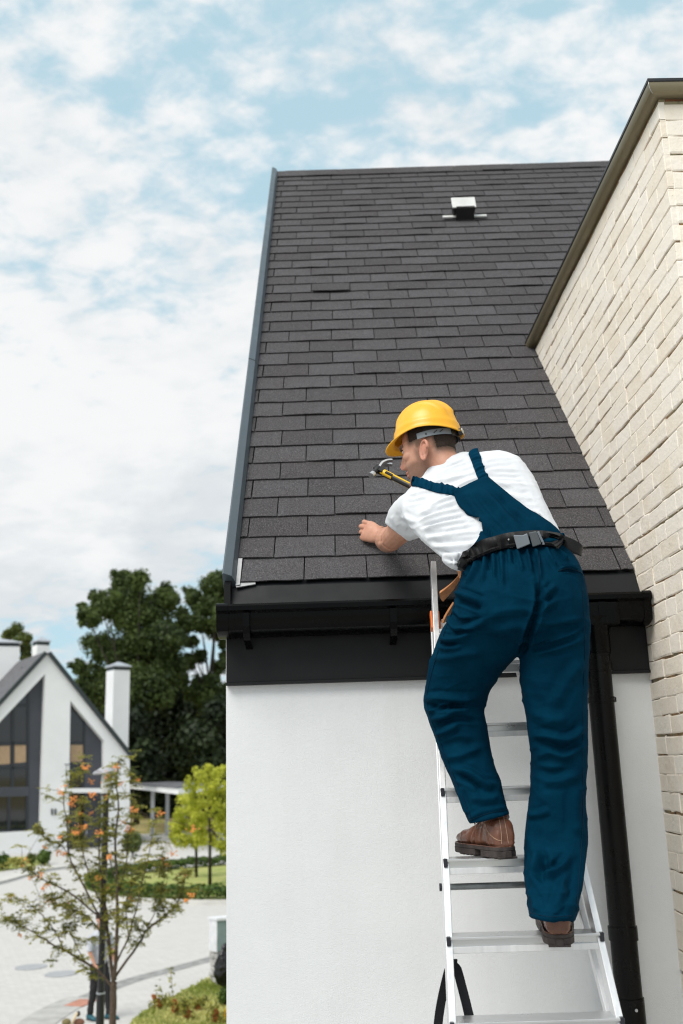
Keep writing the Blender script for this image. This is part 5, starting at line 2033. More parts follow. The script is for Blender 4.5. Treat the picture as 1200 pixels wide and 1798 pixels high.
strip('drain_channel', [(420, 1669), (367, 1685), (300, 1703), (224, 1724), (150, 1753)], 0.22, -0.005, 0.004, m_channel)
strip('kerb', [(150, 1752), (115, 1767), (88, 1782), (62, 1800), (30, 1830)], 0.36, -0.01, 0.012, m_kerb)
strip('red_paving', [(156, 1756), (142, 1762), (128, 1768)], 0.20, 0.0, 0.016, m_redtile)
strip('far_kerb', [(-60, 1562), (0, 1548), (86, 1526), (210, 1516), (300, 1510), (420, 1504)], 0.35, -0.005, 0.07, m_kerbw)
strip('far_gutter', [(-60, 1566), (0, 1551), (86, 1528.5), (210, 1518.5), (300, 1512), (420, 1506)], 0.30, -0.005, 0.005, m_channel)
for px_, py_, lab in ((55, 1698.5, 'grey round manhole cover in the pale road, the one farther left'), (108, 1710.5, 'grey round manhole cover in the pale road, beside the berry tree branches')):
    c_ = G(px_, py_)
    q = MB()
    rings = []
    for r_, z_ in ((0.36, 0.002), (0.36, 0.012), (0.32, 0.013), (0.31, 0.008)):
        rings.append([(c_[0] + r_ * math.cos(k * math.pi / 16), c_[1] + r_ * math.sin(k * math.pi / 16), z_) for k in range(32)])
    q.loft(rings)
    tag(q.build('manhole_cover', simple('manhole_iron', (0.33, 0.34, 0.355), 0.7, 0.0), None), lab, 'manhole cover', 'manhole covers in the road')

# island lawn with kerb and low hedge
IC, IA, IB = np.array([-2.6, 41.2]), 7.9, 6.9


def isl(t, d=0.0):
    return IC + np.array([(IA + d) * math.cos(t), (IB + d) * math.sin(t)])


ts = np.linspace(0, 2 * math.pi, 72, endpoint=False)
sheet('island_lawn', [isl(t, -0.2) for t in ts], 0.13, m_grass)
q = MB()
q.loft([[(*isl(t, d), z) for d, z in ((0, 0.0), (0, 0.13), (-0.22, 0.135), (-0.22, 0.0))] for t in list(ts) + [ts[0]]])
o = q.build('island_kerb', m_kerbw, None, loc=(0, 0, 0))
o['kind'] = 'structure'


def leafmesh(name, pts, nrm, size, mat, parent=None, kind=None, tone=None, aspect=0.6, loc=None, bend=True):
    """one small rhombic leaf face per point"""
    n = len(pts)
    nrm = nrm / (np.linalg.norm(nrm, axis=1, keepdims=True) + 1e-9)
    r = rng.normal(size=(n, 3))
    a = np.cross(nrm, r)
    a /= np.linalg.norm(a, axis=1, keepdims=True) + 1e-9
    b_ = np.cross(nrm, a)
    s = (np.asarray(size) * (0.65 + 0.7 * rng.random(n)))[:, None]
    v = np.stack([pts - a * s, pts - b_ * s * aspect + nrm * s * 0.15, pts + a * s, pts + b_ * s * aspect + nrm * s * 0.15], 1).reshape(-1, 3)
    f = np.arange(4 * n).reshape(-1, 4)
    lo = np.asarray(loc if loc is not None else (wl_of(parent) if parent is not None else pts.mean(0)), float)
    me = bpy.data.meshes.new(name)
    v = (v - lo).astype(np.float32)
    me.vertices.add(4 * n)
    me.vertices.foreach_set('co', v.ravel())
    me.loops.add(4 * n)
    me.loops.foreach_set('vertex_index', f.ravel().astype(np.int32))
    me.polygons.add(n)
    me.polygons.foreach_set('loop_start', np.arange(0, 4 * n, 4, dtype=np.int32))
    me.update()
    me.materials.append(mat)
    col = me.color_attributes.new('leaf', 'FLOAT_COLOR', 'POINT')
    tv_ = np.clip(tone if tone is not None else rng.random(n), 0, 1)
    c4 = np.ones((4 * n, 4), np.float32)
    c4[:, 0] = np.repeat(tv_, 4)
    col.data.foreach_set('color', c4.ravel())
    return link(name, me, parent, lo, kind)


def blobpts(blobs, n, fill=0.35, flat=1.0):
    """points in the outer shells of many overlapping blobs: (centre, radius)"""
    w = np.array([b_[1] ** 2 for b_ in blobs])
    idx = rng.choice(len(blobs), n, p=w / w.sum())
    c = np.array([b_[0] for b_ in blobs])[idx]
    r = np.array([b_[1] for b_ in blobs])[idx]
    d = rng.normal(size=(n, 3))
    d /= np.linalg.norm(d, axis=1, keepdims=True)
    rad = (1 - fill * rng.random(n) ** 1.5) * (0.80 + 0.45 * rng.random(n) ** 2)
    d2 = d * np.array([1, 1, flat])
    p = c + d2 * (r * rad)[:, None]
    nn = d + rng.normal(size=(n, 3)) * 0.7
    return p, nn, idx


def subblobs(main, k, rmin, rmax, squash=0.85, seed=1):
    """secondary clumps over a list of (centre, radius) masses"""
    r = np.random.default_rng(seed)
    out = []
    for c, R_ in main:
        for _ in range(k):
            d = r.normal(size=3)
            d[1] *= 0.8
            d /= np.linalg.norm(d)
            out.append((np.asarray(c) + d * R_ * r.uniform(0.45, 1.0) * np.array([1, 1, squash]), R_ * r.uniform(rmin, rmax)))
    return out


# low boxwood hedge round the island
hedge_pts, hedge_n = [], []
n_h = 26000
t_ = rng.random(n_h) * 2 * math.pi
off_ = -0.55 + (rng.random(n_h) - 0.5) * 0.75
zz_ = 0.12 + 0.46 * np.sqrt(rng.random(n_h)) * (0.86 + 0.16 * np.sin(t_ * 40) * np.sin(t_ * 17 + 1))
p_ = np.stack([IC[0] + (IA + off_) * np.cos(t_), IC[1] + (IB + off_) * np.sin(t_), zz_], 1)
nn_ = np.stack([np.cos(t_) * np.sign(off_ + 0.55) * 0.6, np.sin(t_) * np.sign(off_ + 0.55) * 0.6, np.full(n_h, 0.7)], 1) + rng.normal(size=(n_h, 3)) * 0.6
hedge = leafmesh('hedge', p_, nn_, 0.055, m_box, None, None, None, 0.7, (IC[0], IC[1] - IB + 0.5, 0.1))
tag(hedge, 'low clipped boxwood hedge ringing the oval lawn of the island', 'hedge')


def tree(name, label, base, trunk_px, blobs, nleaf, lsize, mat, barkm, group=None, fill=0.35, limbs=(), tr_r=0.12, aspect=0.6, flat=1.0):
    t = thing(name, label, 'tree', tuple(base), group)
    q = MB()
    q.tube([np.asarray(p_) for p_ in trunk_px], list(np.linspace(tr_r, tr_r * 0.55, len(trunk_px))), 10)
    for l_ in limbs:
        q.tube([np.asarray(p_) for p_ in l_], list(np.linspace(tr_r * 0.45, tr_r * 0.12, len(l_))), 7)
    q.build('trunk', barkm, t, True)
    p_, nn, idx = blobpts(blobs, nleaf, fill, flat)
    # each clump has a tone of its own (leaf colour), plus leaf to leaf variation
    tone = rng.random(len(blobs))[idx] * 0.55 + rng.random(nleaf) * 0.45
    leafmesh('crown', p_, nn, lsize, mat, t, 'stuff', tone, aspect)
    return t


def limbs_to(start, blobs, n, seed=3):
    r = random.Random(seed)
    out = []
    for c, R_ in r.sample(blobs, min(n, len(blobs))):
        m_ = (np.asarray(start) * 0.5 + np.asarray(c) * 0.5) + np.array([r.uniform(-.3, .3) * R_, r.uniform(-.3, .3) * R_, -0.15 * R_])
        out.append([start, m_, c])
    return out


def pxb(lst, Y, s=1.0):
    out = []
    for x, y, r_ in lst:
        c = atY(x, y, Y + rng.uniform(-2, 2) * s)
        out.append((c, r_ * ((c - CAM) @ cF) / FPX))
    return out


# big dark trees beyond the house
mA = pxb([(228, 1040, 40), (190, 1062, 30), (160, 1085, 24), (232, 1085, 48), (275, 1075, 42), (180, 1140, 36), (215, 1150, 46), (262, 1140, 48), (160, 1185, 30), (150, 1215, 26), (200, 1210, 46), (250, 1210, 50), (290, 1120, 40), (300, 1180, 34), (215, 1020, 24), (246, 1018, 22), (290, 1046, 26), (172, 1048, 16), (146, 1068, 12), (138, 1170, 16), (140, 1200, 12)], 88)
sA = subblobs(mA, 7, 0.28, 0.5, 0.8, 5)
bA = atY(240, 1460, 88)
bA[2] = 0
tree('large_tree', 'tall broad dark green tree rising behind the white gabled house', bA, [bA, atY(238, 1330, 88), atY(236, 1220, 88), atY(232, 1090, 88)], [(c, r_ * 0.85) for c, r_ in mA] + sA, 52000, 0.17, m_leafdark, m_bark2, 'tall trees behind the house', 0.55, limbs_to(atY(238, 1280, 88), mA, 12), 0.26)
mB = pxb([(370, 1030, 26), (392, 1022, 22), (345, 1055, 24), (380, 1062, 30), (352, 1090, 26), (395, 1090, 30), (325, 1098, 20), (372, 1106, 20), (395, 1125, 16), (340, 1128, 14), (350, 1200, 20), (395, 1215, 22), (375, 1235, 34), (410, 1050, 30), (420, 1100, 30), (318, 1075, 14), (334, 1040, 12), (312, 1120, 18), (330, 1160, 18), (352, 1152, 15), (386, 1172, 18), (397, 1152, 12), (370, 1196, 18), (318, 1190, 20), (345, 1218, 20)], 94)
sB = subblobs(mB, 7, 0.28, 0.5, 0.8, 6)
bB = atY(372, 1460, 94)
bB[2] = 0
tree('large_tree', 'dark tree with open lower branches between the tall tree and the gutter', bB, [bB, atY(374, 1330, 94), atY(368, 1200, 94), atY(378, 1110, 94), atY(384, 1050, 94)], [(c, r_ * 0.85) for c, r_ in mB] + sB, 30000, 0.17, m_leafdark, m_bark2, 'tall trees behind the house', 0.55, limbs_to(atY(372, 1230, 94), mB, 9), 0.20)
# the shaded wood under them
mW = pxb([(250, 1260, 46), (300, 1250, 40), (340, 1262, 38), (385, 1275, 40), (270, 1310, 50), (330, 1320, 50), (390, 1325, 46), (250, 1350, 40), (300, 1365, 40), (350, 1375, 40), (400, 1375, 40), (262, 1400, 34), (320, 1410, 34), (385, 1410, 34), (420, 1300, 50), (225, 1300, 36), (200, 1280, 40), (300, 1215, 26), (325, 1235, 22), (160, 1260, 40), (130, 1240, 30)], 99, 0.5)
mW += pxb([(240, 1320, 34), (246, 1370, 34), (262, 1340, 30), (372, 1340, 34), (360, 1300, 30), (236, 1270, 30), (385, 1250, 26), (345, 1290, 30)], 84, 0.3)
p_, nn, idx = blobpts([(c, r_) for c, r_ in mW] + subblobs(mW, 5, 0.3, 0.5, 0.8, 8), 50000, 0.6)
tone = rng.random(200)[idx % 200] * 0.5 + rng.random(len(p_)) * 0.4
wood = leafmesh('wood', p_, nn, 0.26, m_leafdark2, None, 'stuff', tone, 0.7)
# lower storey right behind the carport: brown fence of boards and bushes
mS = pxb([(16, 1115, 12), (30, 1105, 12), (44, 1122, 12), (34, 1130, 14), (48, 1140, 10), (46, 1155, 12), (20, 1140, 12)], 96)
bS = atY(36, 1460, 96)
bS[2] = 0
tree('airy_tree', 'small airy tree top showing between the two chimneys of the house', bS, [bS, atY(38, 1250, 96), atY(38, 1130, 96)], mS + subblobs(mS, 4, 0.3, 0.5, 0.8, 4), 3000, 0.17, m_leafmid, m_bark2, None, 0.6, limbs_to(atY(38, 1170, 96), mS, 5), 0.2)
# two young lime green trees on the island
g1 = pxb([(322, 1405, 13), (318, 1428, 15), (338, 1420, 14), (310, 1452, 16), (335, 1450, 18), (322, 1475, 17), (345, 1478, 16), (352, 1440, 14), (306, 1470, 10)], 41.7, 0.15)
g2 = pxb([(352, 1362, 17), (380, 1358, 16), (338, 1385, 16), (366, 1385, 22), (395, 1385, 20), (345, 1412, 18), (378, 1415, 24), (405, 1415, 22), (355, 1442, 20), (388, 1448, 24), (365, 1472, 20), (395, 1480, 22), (350, 1470, 14), (332, 1372, 9), (366, 1348, 8), (396, 1350, 8), (408, 1460, 20), (412, 1495, 14)], 39.2, 0.15)
for gb_, bx_, by_, lab, nl, tz in ((g1, 345, 1546, 'young lime green tree on the island, the smaller one standing farther left', 2600, 1440), (g2, 369, 1560, 'young lime green tree on the island, the larger one beside the white wall', 5200, 1400)):
    b0 = G(bx_, by_)
    b0[2] = 0.13
    topz = atY(bx_ - 2, tz, b0[1])
    tree('lime_tree', lab, b0, [b0, b0 * 0.5 + topz * 0.5 + np.array([0.02, 0, 0]), topz], [(c, r_ * 0.9) for c, r_ in gb_] + subblobs(gb_, 4, 0.3, 0.5, 0.85, 7), nl, 0.062, m_leaflime, m_bark2, 'young trees on the island', 0.6, limbs_to(b0 * 0.35 + topz * 0.65, gb_, 7), 0.07, 0.7)


def shrub(name, label, px_, py_, w, h, mat, n, size, group=None, cat='shrub', z=0.0):
    b0 = G(px_, py_, z)
    zc_ = (b0 - CAM) @ cF
    W_, H_ = w * zc_ / FPX / 2, h * zc_ / FPX
    t = thing(name, label, cat, tuple(b0), group)
    q = MB()
    for k in range(6):
        a_ = k * 1.05
        q.tube([b0, b0 + np.array([math.cos(a_) * W_ * 0.3, math.sin(a_) * W_ * 0.3, H_ * 0.5]), b0 + np.array([math.cos(a_) * W_ * 0.6, math.sin(a_) * W_ * 0.6, H_ * 0.85])], [0.02, 0.012, 0.006], 5)
    q.build('stem', m_bark2, t)
    bl_ = [(b0 + np.array([0, 0, H_ * 0.55]), min(W_, H_ * 0.55))]
    bl_ += [(b0 + np.array([rng.uniform(-1, 1) * W_ * 0.6, rng.uniform(-1, 1) * W_ * 0.6, H_ * rng.uniform(0.3, 0.8)]), min(W_, H_) * rng.uniform(0.25, 0.4)) for _ in range(9)]
    p_, nn, idx = blobpts(bl_, n, 0.6)
    p_[:, 2] = np.maximum(p_[:, 2], b0[2] + 0.01)
    leafmesh('foliage', p_, nn, size, mat, t, 'stuff', rng.random(len(bl_))[idx] * 0.5 + rng.random(n) * 0.5)
    return t


shrub('round_shrub', 'round clipped green shrub at the foot of the white house wall', 77, 1518, 24, 24, m_box, 900, 0.09)
shrub('low_shrub', 'low dark shrub at the house wall by the left edge', 4, 1528, 34, 26, m_box, 1100, 0.09)
shrub('low_shrub', 'small reddish brown shrub left of the round clipped shrub', 55, 1516, 20, 16, m_leafmid, 500, 0.08)
shrub('ornamental_shrub', 'loose olive brown shrub beside the house corner behind the berry tree', 233, 1504, 36, 44, m_leafmid, 1400, 0.09)
sheet('planting_bed', [G(-60, 1545)[:2], G(0, 1531)[:2], G(60, 1521)[:2], G(84, 1516)[:2], G(84, 1502)[:2], G(-60, 1510)[:2]], 0.02, m_grass)

# ------------------------------------------------------------------ the gabled house
m_hwall = simple('white_house_render', (0.78, 0.79, 0.80), 0.85, 0, 0.3, 0.05, 0.5)
m_hdark = simple('anthracite_panel', (0.058, 0.062, 0.075), 0.6, 0, 0.4, 0.12, 0.6)
m_hframe = simple('dark_window_frame', (0.020, 0.024, 0.030), 0.45)
m_hroof = simple('grey_roof_tiles', (0.115, 0.115, 0.125), 0.8, 0, 0.3, 0.25, 3)
m_htrim = simple('dark_green_grey_trim', (0.022, 0.032, 0.034), 0.4)
m_hcap = simple('pale_zinc_cap', (0.50, 0.52, 0.56), 0.4, 0.5)
m_glass = MT('dark_window_glass', (0.012, 0.014, 0.016), 0.04, 0, 0.8).m
m_tanpanel = simple('tan_window_panel', (0.42, 0.29, 0.18), 0.8)

TH = math.radians(33)
HT = np.array([math.cos(TH), math.sin(TH), 0])
HN = np.array([math.sin(TH), -math.cos(TH), 0])
H0 = G(140, 1491)
gh = thing('gabled_house', 'white gabled modern house with anthracite panels across the road', 'house', tuple(H0))


def hp_(x, y, d=0.0):
    return onplane(x, y, H0 - HN * d, HN)


def slab(name, poly, d0, thick, mat, parent=gh):
    q = MB()
    q.prism([hp_(*p_, d0) for p_ in poly], -HN * thick)
    o = q.build(name, mat, parent)
    bm_ = bmesh.new()
    bm_.from_mesh(o.data)
    bmesh.ops.recalc_face_normals(bm_, faces=bm_.faces)
    bm_.to_mesh(o.data)
    bm_.free()
    return o


LX = -100
def oy(x): return 1148 + (84 - x) * 1.095 if x < 84 else 1148 + (x - 84) * 1.25
def iy(x): return 1183 + (80 - x) * 1.062
for poly in ([(84, 1148), (80, 1183), (LX, iy(LX)), (LX, oy(LX))],
             [(84, 1148), (126, 1200.5), (124, 1230), (120, 1496), (69, 1498), (72, 1458), (80, 1183)],
             [(126, 1200.5), (228, 1328), (229, 1490), (184, 1493), (183.5, 1301), (124, 1230)],
             [(LX, 1468), (71.9, 1458.2), (69, 1498), (LX, 1512)]):
    slab('wall', poly, 0, 0.8, m_hwall)
slab('wall', [(LX, iy(LX) - 10), (60, 1200), (84, 1160), (228, 1335), (229, 1488), (LX, 1505)], 3.0, 9.0, m_hwall)
# recessed anthracite panels, door
slab('panel', [(80, 1180), (52, 1212), (50, 1462), (73, 1460)], 0.45, 0.2, m_hdark)
slab('panel', [(150, 1258), (184.5, 1300), (184.5, 1384), (148, 1384)], 0.45, 0.2, m_hdark)
slab('panel', [(LX, 1384), (51, 1381), (51, 1398), (LX, 1402)], 0.40, 0.25, m_hdark)
dr_ = slab('door', [(149, 1391), (184.5, 1391), (184.5, 1495), (147, 1495)], 0.55, 0.12, m_hdark)
slab('door_handle', [(152, 1448), (153.4, 1448), (153.4, 1466), (152, 1466)], 0.49, 0.05, m_hcap, dr_)
slab('entrance', [(121, 1391), (149, 1391), (147, 1495), (119, 1496)], 0.9, 0.1, m_glass)


def window(poly, bars, name='window'):
    w = slab(name, poly, 0.50, 0.10, m_glass)
    for b_ in bars:
        slab('window_frame', b_, 0.44, 0.07, m_hframe, w)
    return w


window([(52, 1206), (LX, 1368), (LX, 1384), (51, 1382)],
       [[(48, 1208), (52.5, 1204), (51.5, 1384), (47.5, 1384)], [(20, 1242), (26, 1236), (25, 1383), (19.5, 1383)], [(LX, 1304), (48, 1302), (48, 1307.5), (LX, 1310)], [(LX, 1348), (48, 1345), (48, 1350), (LX, 1353)], [(-30, 1290), (-24, 1290), (-24, 1383), (-30, 1383)], [(28, 1236), (48, 1235), (48, 1240), (26, 1241)]])
window([(LX, 1401), (50, 1397), (50, 1462), (LX, 1468)],
       [[(46, 1398), (51, 1398), (50.5, 1462), (45.5, 1462)], [(14, 1399), (19, 1399), (18.5, 1464), (13.5, 1464)], [(LX, 1460), (48, 1456), (48, 1462), (LX, 1466)], [(-30, 1401), (-25, 1401), (-25, 1465), (-30, 1465)]])
window([(124, 1228), (150, 1258), (149, 1384), (121.5, 1384)],
       [[(147, 1256), (150.5, 1258), (149.5, 1384), (146, 1384)], [(122, 1302), (148, 1302), (148, 1306), (122, 1306)], [(122, 1342), (148, 1342), (148, 1346), (122, 1346)]])
for poly in ([(26, 1308), (46, 1308), (46, 1338), (25.5, 1340)], [(-20, 1311), (18, 1309), (18, 1341), (-20, 1344)], [(124, 1308), (146, 1308), (146, 1337), (124, 1338)]):
    slab('tan_panel', poly, 0.492, 0.006, m_tanpanel)  # flat tan panel just in front of the window glass
# balcony slab and rail
bal = slab('balcony', [(114, 1384), (179, 1384), (179, 1392), (114, 1392)], -0.6, 1.0, m_hwall)
for xx in (117, 130, 143):
    slab('railing_post', [(xx, 1344), (xx + 0.8, 1344), (xx + 0.8, 1384), (xx, 1384)], -0.5, 0.04, m_hframe, bal)
slab('railing', [(114, 1341.5), (146, 1341.5), (146, 1343.4), (114, 1343.4)], -0.5, 0.04, m_hframe, bal)
# roof: two slopes running back from the gable
def roofslab(A_, B_, name):
    a, c = hp_(*A_, -0.18), hp_(*B_, -0.18)
    e = c - a
    n_ = np.cross(e, HN)
    n_ /= np.linalg.norm(n_)
    if n_[2] < 0:
        n_ = -n_
    q = MB()
    q.prism([a + n_ * 0.01, c + n_ * 0.01, c + n_ * 0.20, a + n_ * 0.20], -HN * 13)
    o = q.build('roof', m_hroof, gh)
    q = MB()
    q.prism([a + n_ * 0.0 + HN * 0.03, c + n_ * 0.0 + HN * 0.03, c + n_ * 0.24 + HN * 0.03, a + n_ * 0.24 + HN * 0.03], -HN * 0.10)
    q.build('verge', m_htrim, o)
    return o
rfl = roofslab((84, 1148), (LX, oy(LX)), 'roof')
rfr = roofslab((84.2, 1148), (229, 1329.5), 'roof')
# a roof window / vent
c_ = hp_(41, 1184, 2.4)
q = MB()
q.obox(c_ + np.array([0, 0, 0.25]), HT * 0.12, HN * 0.10, np.array([0, 0, 0.18]))
q.build('roof_outlet', m_htrim, rfl)


def chimney(cx_, y0, y1, half, ang, d, capw, label=None):
    base = hp_(cx_, y1, d)
    top_ = hp_(cx_, y0, d)
    zc_ = (base - CAM) @ cF
    w = half * zc_ / FPX
    a = math.radians(ang)
    ax, ay = np.array([math.cos(a), math.sin(a), 0]), np.array([-math.sin(a), math.cos(a), 0])
    def sq(z, k):
        return [np.array([base[0], base[1], z]) + ax * w * sx * k + ay * w * sy * k for sx, sy in ((-1, -1), (1, -1), (1, 1), (-1, 1))]
    q = MB()
    q.loft([sq(base[2] - 1.5, 1), sq(top_[2], 1)])
    o = q.build('chimney', m_hwall, gh)
    u_ = zc_ / FPX
    q = MB()
    q.loft([sq(top_[2] + 0.003, 0.96), sq(top_[2] + 6 * u_, 0.96)])
    q.build('chimney_vent', m_htrim, o)
    q = MB()
    q.loft([sq(top_[2] + 6.1 * u_, capw), sq(top_[2] + 8 * u_, capw), sq(top_[2] + 16 * u_, 0.10)])
    q.build('chimney_cap', m_hcap, o)


chimney(204.5, 1178, 1310, 15.5, 38, 4.5, 1.16)
chimney(71, 1134, 1168, 11.5, 38, 4.5, 1.14)
chimney(-2, 1138, 1215, 29, 24, 7.0, 1.10)
# two small dark marks beside the door
for xx in (91, 97):
    slab('wall_mark', [(xx, 1420), (xx + 2.4, 1420), (xx + 2.4, 1431), (xx, 1431)], -0.08, 0.08, m_hframe)

# carport with slender posts
cp = thing('carport', 'flat white carport roof on slender pale posts beside the gabled house', 'carport', tuple(G(280, 1470)))
ca_, cb_ = G(226, 1384, 3.05), G(314, 1395, 3.05)
dv = np.array([0.35, 0.94, 0])
q = MB()
q.prism([np.array([*ca_[:2], 3.05]), np.array([*cb_[:2], 3.05]), np.array([*cb_[:2], 3.05]) + dv * 6, np.array([*ca_[:2], 3.05]) + dv * 6], (0, 0, 0.32))
q.build('roof', m_hwall, cp)
q = MB()
q.prism([np.array([*ca_[:2], 3.375]) - dv * 0.1, np.array([*cb_[:2], 3.375]) - dv * 0.1, np.array([*cb_[:2], 3.375]) + dv * 6, np.array([*ca_[:2], 3.375]) + dv * 6], (0, 0, 0.06))
q.build('roof_edge', m_hroof, cp)
m_post = simple('pale_grey_post', (0.52, 0.53, 0.55), 0.6)
for xx, yy in ((267.5, 1472), (293.5, 1469), (323, 1462)):
    b0 = G(xx, yy)
    q = MB()
    q.box((b0[0] - 0.11, b0[1] - 0.11, 0), (b0[0] + 0.11, b0[1] + 0.11, 3.045))
    q.build('post', m_post, cp)
strip('carport_slab', [(240, 1474), (300, 1472), (340, 1468)], 1.2, 0.0, 0.10, m_kerbw)
# brown board fence beyond the carport
m_board = simple('dark_brown_boards', (0.055, 0.026, 0.016), 0.8, 0, 0.3, 0.35, 1.2)
bf = thing('board_fence', 'dark brown board fence behind the carport at the dry field edge', 'fence', tuple(G(310, 1434)))
f0, f1 = G(205, 1436), G(430, 1432)
for k in range(34):
    a = f0 + (f1 - f0) * (k / 34)
    c = f0 + (f1 - f0) * ((k + 0.94) / 34)
    q = MB()
    q.prism([(a[0], a[1], 0), (c[0], c[1], 0), (c[0], c[1], 2.1 + rnd.uniform(-.03, .03)), (a[0], a[1], 2.1 + rnd.uniform(-.03, .03))], (0, 0.06, 0))
    q.build('board', m_board, bf)

# ------------------------------------------------------------------ near garden: lawn corner and its plants
LZ = 0.10
lawn_px = [(236, 1800), (262, 1783), (300, 1764), (335, 1745), (364, 1727), (385, 1722)]
lp = [G(*p_)[:2] for p_ in lawn_px]
sheet('lawn', lp + [np.array([0.5, 23.2]), np.array([0.5, 12.0]), np.array([-2.9, 12.0]), np.array([-3.6, 16.5])], LZ * 0.5, m_grass)
n_g = 15000
bx_ = rng.uniform(-4.2, -1.6, n_g)
by_ = rng.uniform(15.5, 23.0, n_g)
def inpoly(x, y, poly):
    c = np.zeros(len(x), bool)
    n = len(poly)
    for i in range(n):
        x0, y0 = poly[i]
        x1, y1 = poly[(i + 1) % n]
        cond = ((y0 > y) != (y1 > y)) & (x < (x1 - x0) * (y - y0) / (y1 - y0 + 1e-12) + x0)
        c ^= cond
    return c
pl_ = [tuple(p_) for p_ in lp] + [(0.5, 23.2), (0.5, 12.0), (-2.9, 12.0), (-3.6, 16.5)]
m_ = inpoly(bx_, by_, pl_)
bx_, by_ = bx_[m_], by_[m_]
hh_ = 0.07 + 0.09 * rng.random(len(bx_)) * (0.6 + 0.8 * np.sin(bx_ * 3.1) * np.sin(by_ * 2.3) ** 2)
p_ = np.stack([bx_, by_, LZ * 0.5 + hh_ * 0.5], 1)
nn_ = rng.normal(size=(len(p_), 3)) * np.array([1, 1, 0.35])
tone = 0.5 + 0.5 * np.sin(bx_ * 2.1 + 1) * np.sin(by_ * 1.7) + rng.normal(size=len(p_)) * 0.25
gblades = leafmesh('grass', p_, nn_, 0.07, m_grassb, None, 'stuff', tone, 0.35)
def spike_plant(x, y0, y1, label, n=1, lean=0.0):
    Y = 19.0 + rnd.uniform(-0.6, 0.6)
    top_ = atY(x, y0 - 4, Y)
    b0 = np.array([top_[0] + lean, Y, LZ * 0.5])
    t = thing('flower_spike_plant', label, 'plant', tuple(b0), 'rusty flower spikes in the lawn corner')
    for k in range(n):
        dx = (k - (n - 1) / 2) * 0.06
        tp = top_ + np.array([dx * 1.4, 0.04 * k, -0.09 * abs(k)])
        q = MB()
        q.tube([b0 + np.array([dx, 0, 0]), b0 * 0.4 + tp * 0.6, tp], [0.007, 0.006, 0.003], 6)
        q.build('stem', m_spike, t)
        h = (tp - b0)
        q = MB()
        for j in range(110):
            s = rnd.uniform(0.25, 1.0)
            c = b0 + h * s
            r_ = 0.075 * (1.05 - s) ** 0.6
            a = rnd.uniform(0, 6.28)
            d = np.array([math.cos(a), math.sin(a), rnd.uniform(0.2, 0.9)])
            q.obox(c + d * r_ * rnd.uniform(0.3, 1), d * 0.018, np.cross(d, (0, 0, 1)) * 0.010, np.array([0, 0, 0.010]))
        q.build('flower_spike', m_spike, t)
    p_, nn, idx = blobpts([(b0 + np.array([rnd.uniform(-.12, .12), rnd.uniform(-.1, .1), rnd.uniform(0.1, 0.35)]), 0.12) for _ in range(5)], 160, 0.8)
    leafmesh('foliage', p_, nn, 0.035, m_leafrow, t, 'stuff', rng.random(160), 0.5)


spike_plant(273, 1752, 1800, 'leaning rusty brown double flower spike, leftmost at the lawn edge', 2, 0.10)
spike_plant(306, 1760, 1800, 'tall rusty brown flower spike, second from the left in the lawn corner', 1, 0.04)
spike_plant(327, 1770, 1800, 'thin rusty flower spike in the middle of the lawn corner', 1, 0.03)
spike_plant(348, 1766, 1800, 'rusty flower spike, second from the right in the lawn corner', 1, 0.0)
spike_plant(380, 1778, 1800, 'rusty flower spike beside the yellow flowers at the white wall', 1, 0.0)
# tall thin weed
Yw = 20.4
tw = thing('tall_weed', 'single tall thin weed with small paired leaves at the lawn edge', 'plant', tuple(np.array([atY(303, 1770, Yw)[0], Yw, 0.05])))
q = MB()
a, c = np.array([atY(303, 1770, Yw)[0], Yw, 0.05]), atY(300, 1700, Yw)
q.tube([a, a * 0.5 + c * 0.5 + np.array([0.01, 0, 0]), c], [0.006, 0.005, 0.003], 6)
q.build('stem', m_bark, tw)
ps, ns = [], []
for s in (0.15, 0.3, 0.45, 0.6, 0.75, 0.9, 0.97, 1.0):
    for k in range(5):
        ps.append(a + (c - a) * s + rng.normal(size=3) * np.array([0.045, 0.04, 0.02]))
        ns.append(np.array([rng.uniform(-.4, .4), -0.3, 1.0]))
leafmesh('leaves', np.array(ps), np.array(ns), 0.035, m_leafrow, tw, 'stuff', rng.random(len(ps)), 0.6)
shrub('dark_green_shrub', 'small dark green shrub in the lawn against the white wall', 396, 1775, 26, 44, m_box, 700, 0.035)
yf = thing('yellow_flowers', 'clump of yellow flowers at the foot of the white wall', 'flowers', tuple(G(398, 1815)))
b0 = atY(397, 1792, 18.6)
p_, nn, idx = blobpts([(b0 + rng.normal(size=3) * 0.07, 0.07) for _ in range(6)], 160, 0.9)
leafmesh('petals', p_, nn, 0.022, m_yel, yf, 'stuff', rng.random(160), 0.9)
p_, nn, idx = blobpts([(b0 + rng.normal(size=3) * 0.08 - np.array([0, 0, 0.22]), 0.14) for _ in range(5)], 260, 0.9)
leafmesh('foliage', p_, nn, 0.035, m_leafrow, yf, 'stuff', rng.random(260), 0.5)

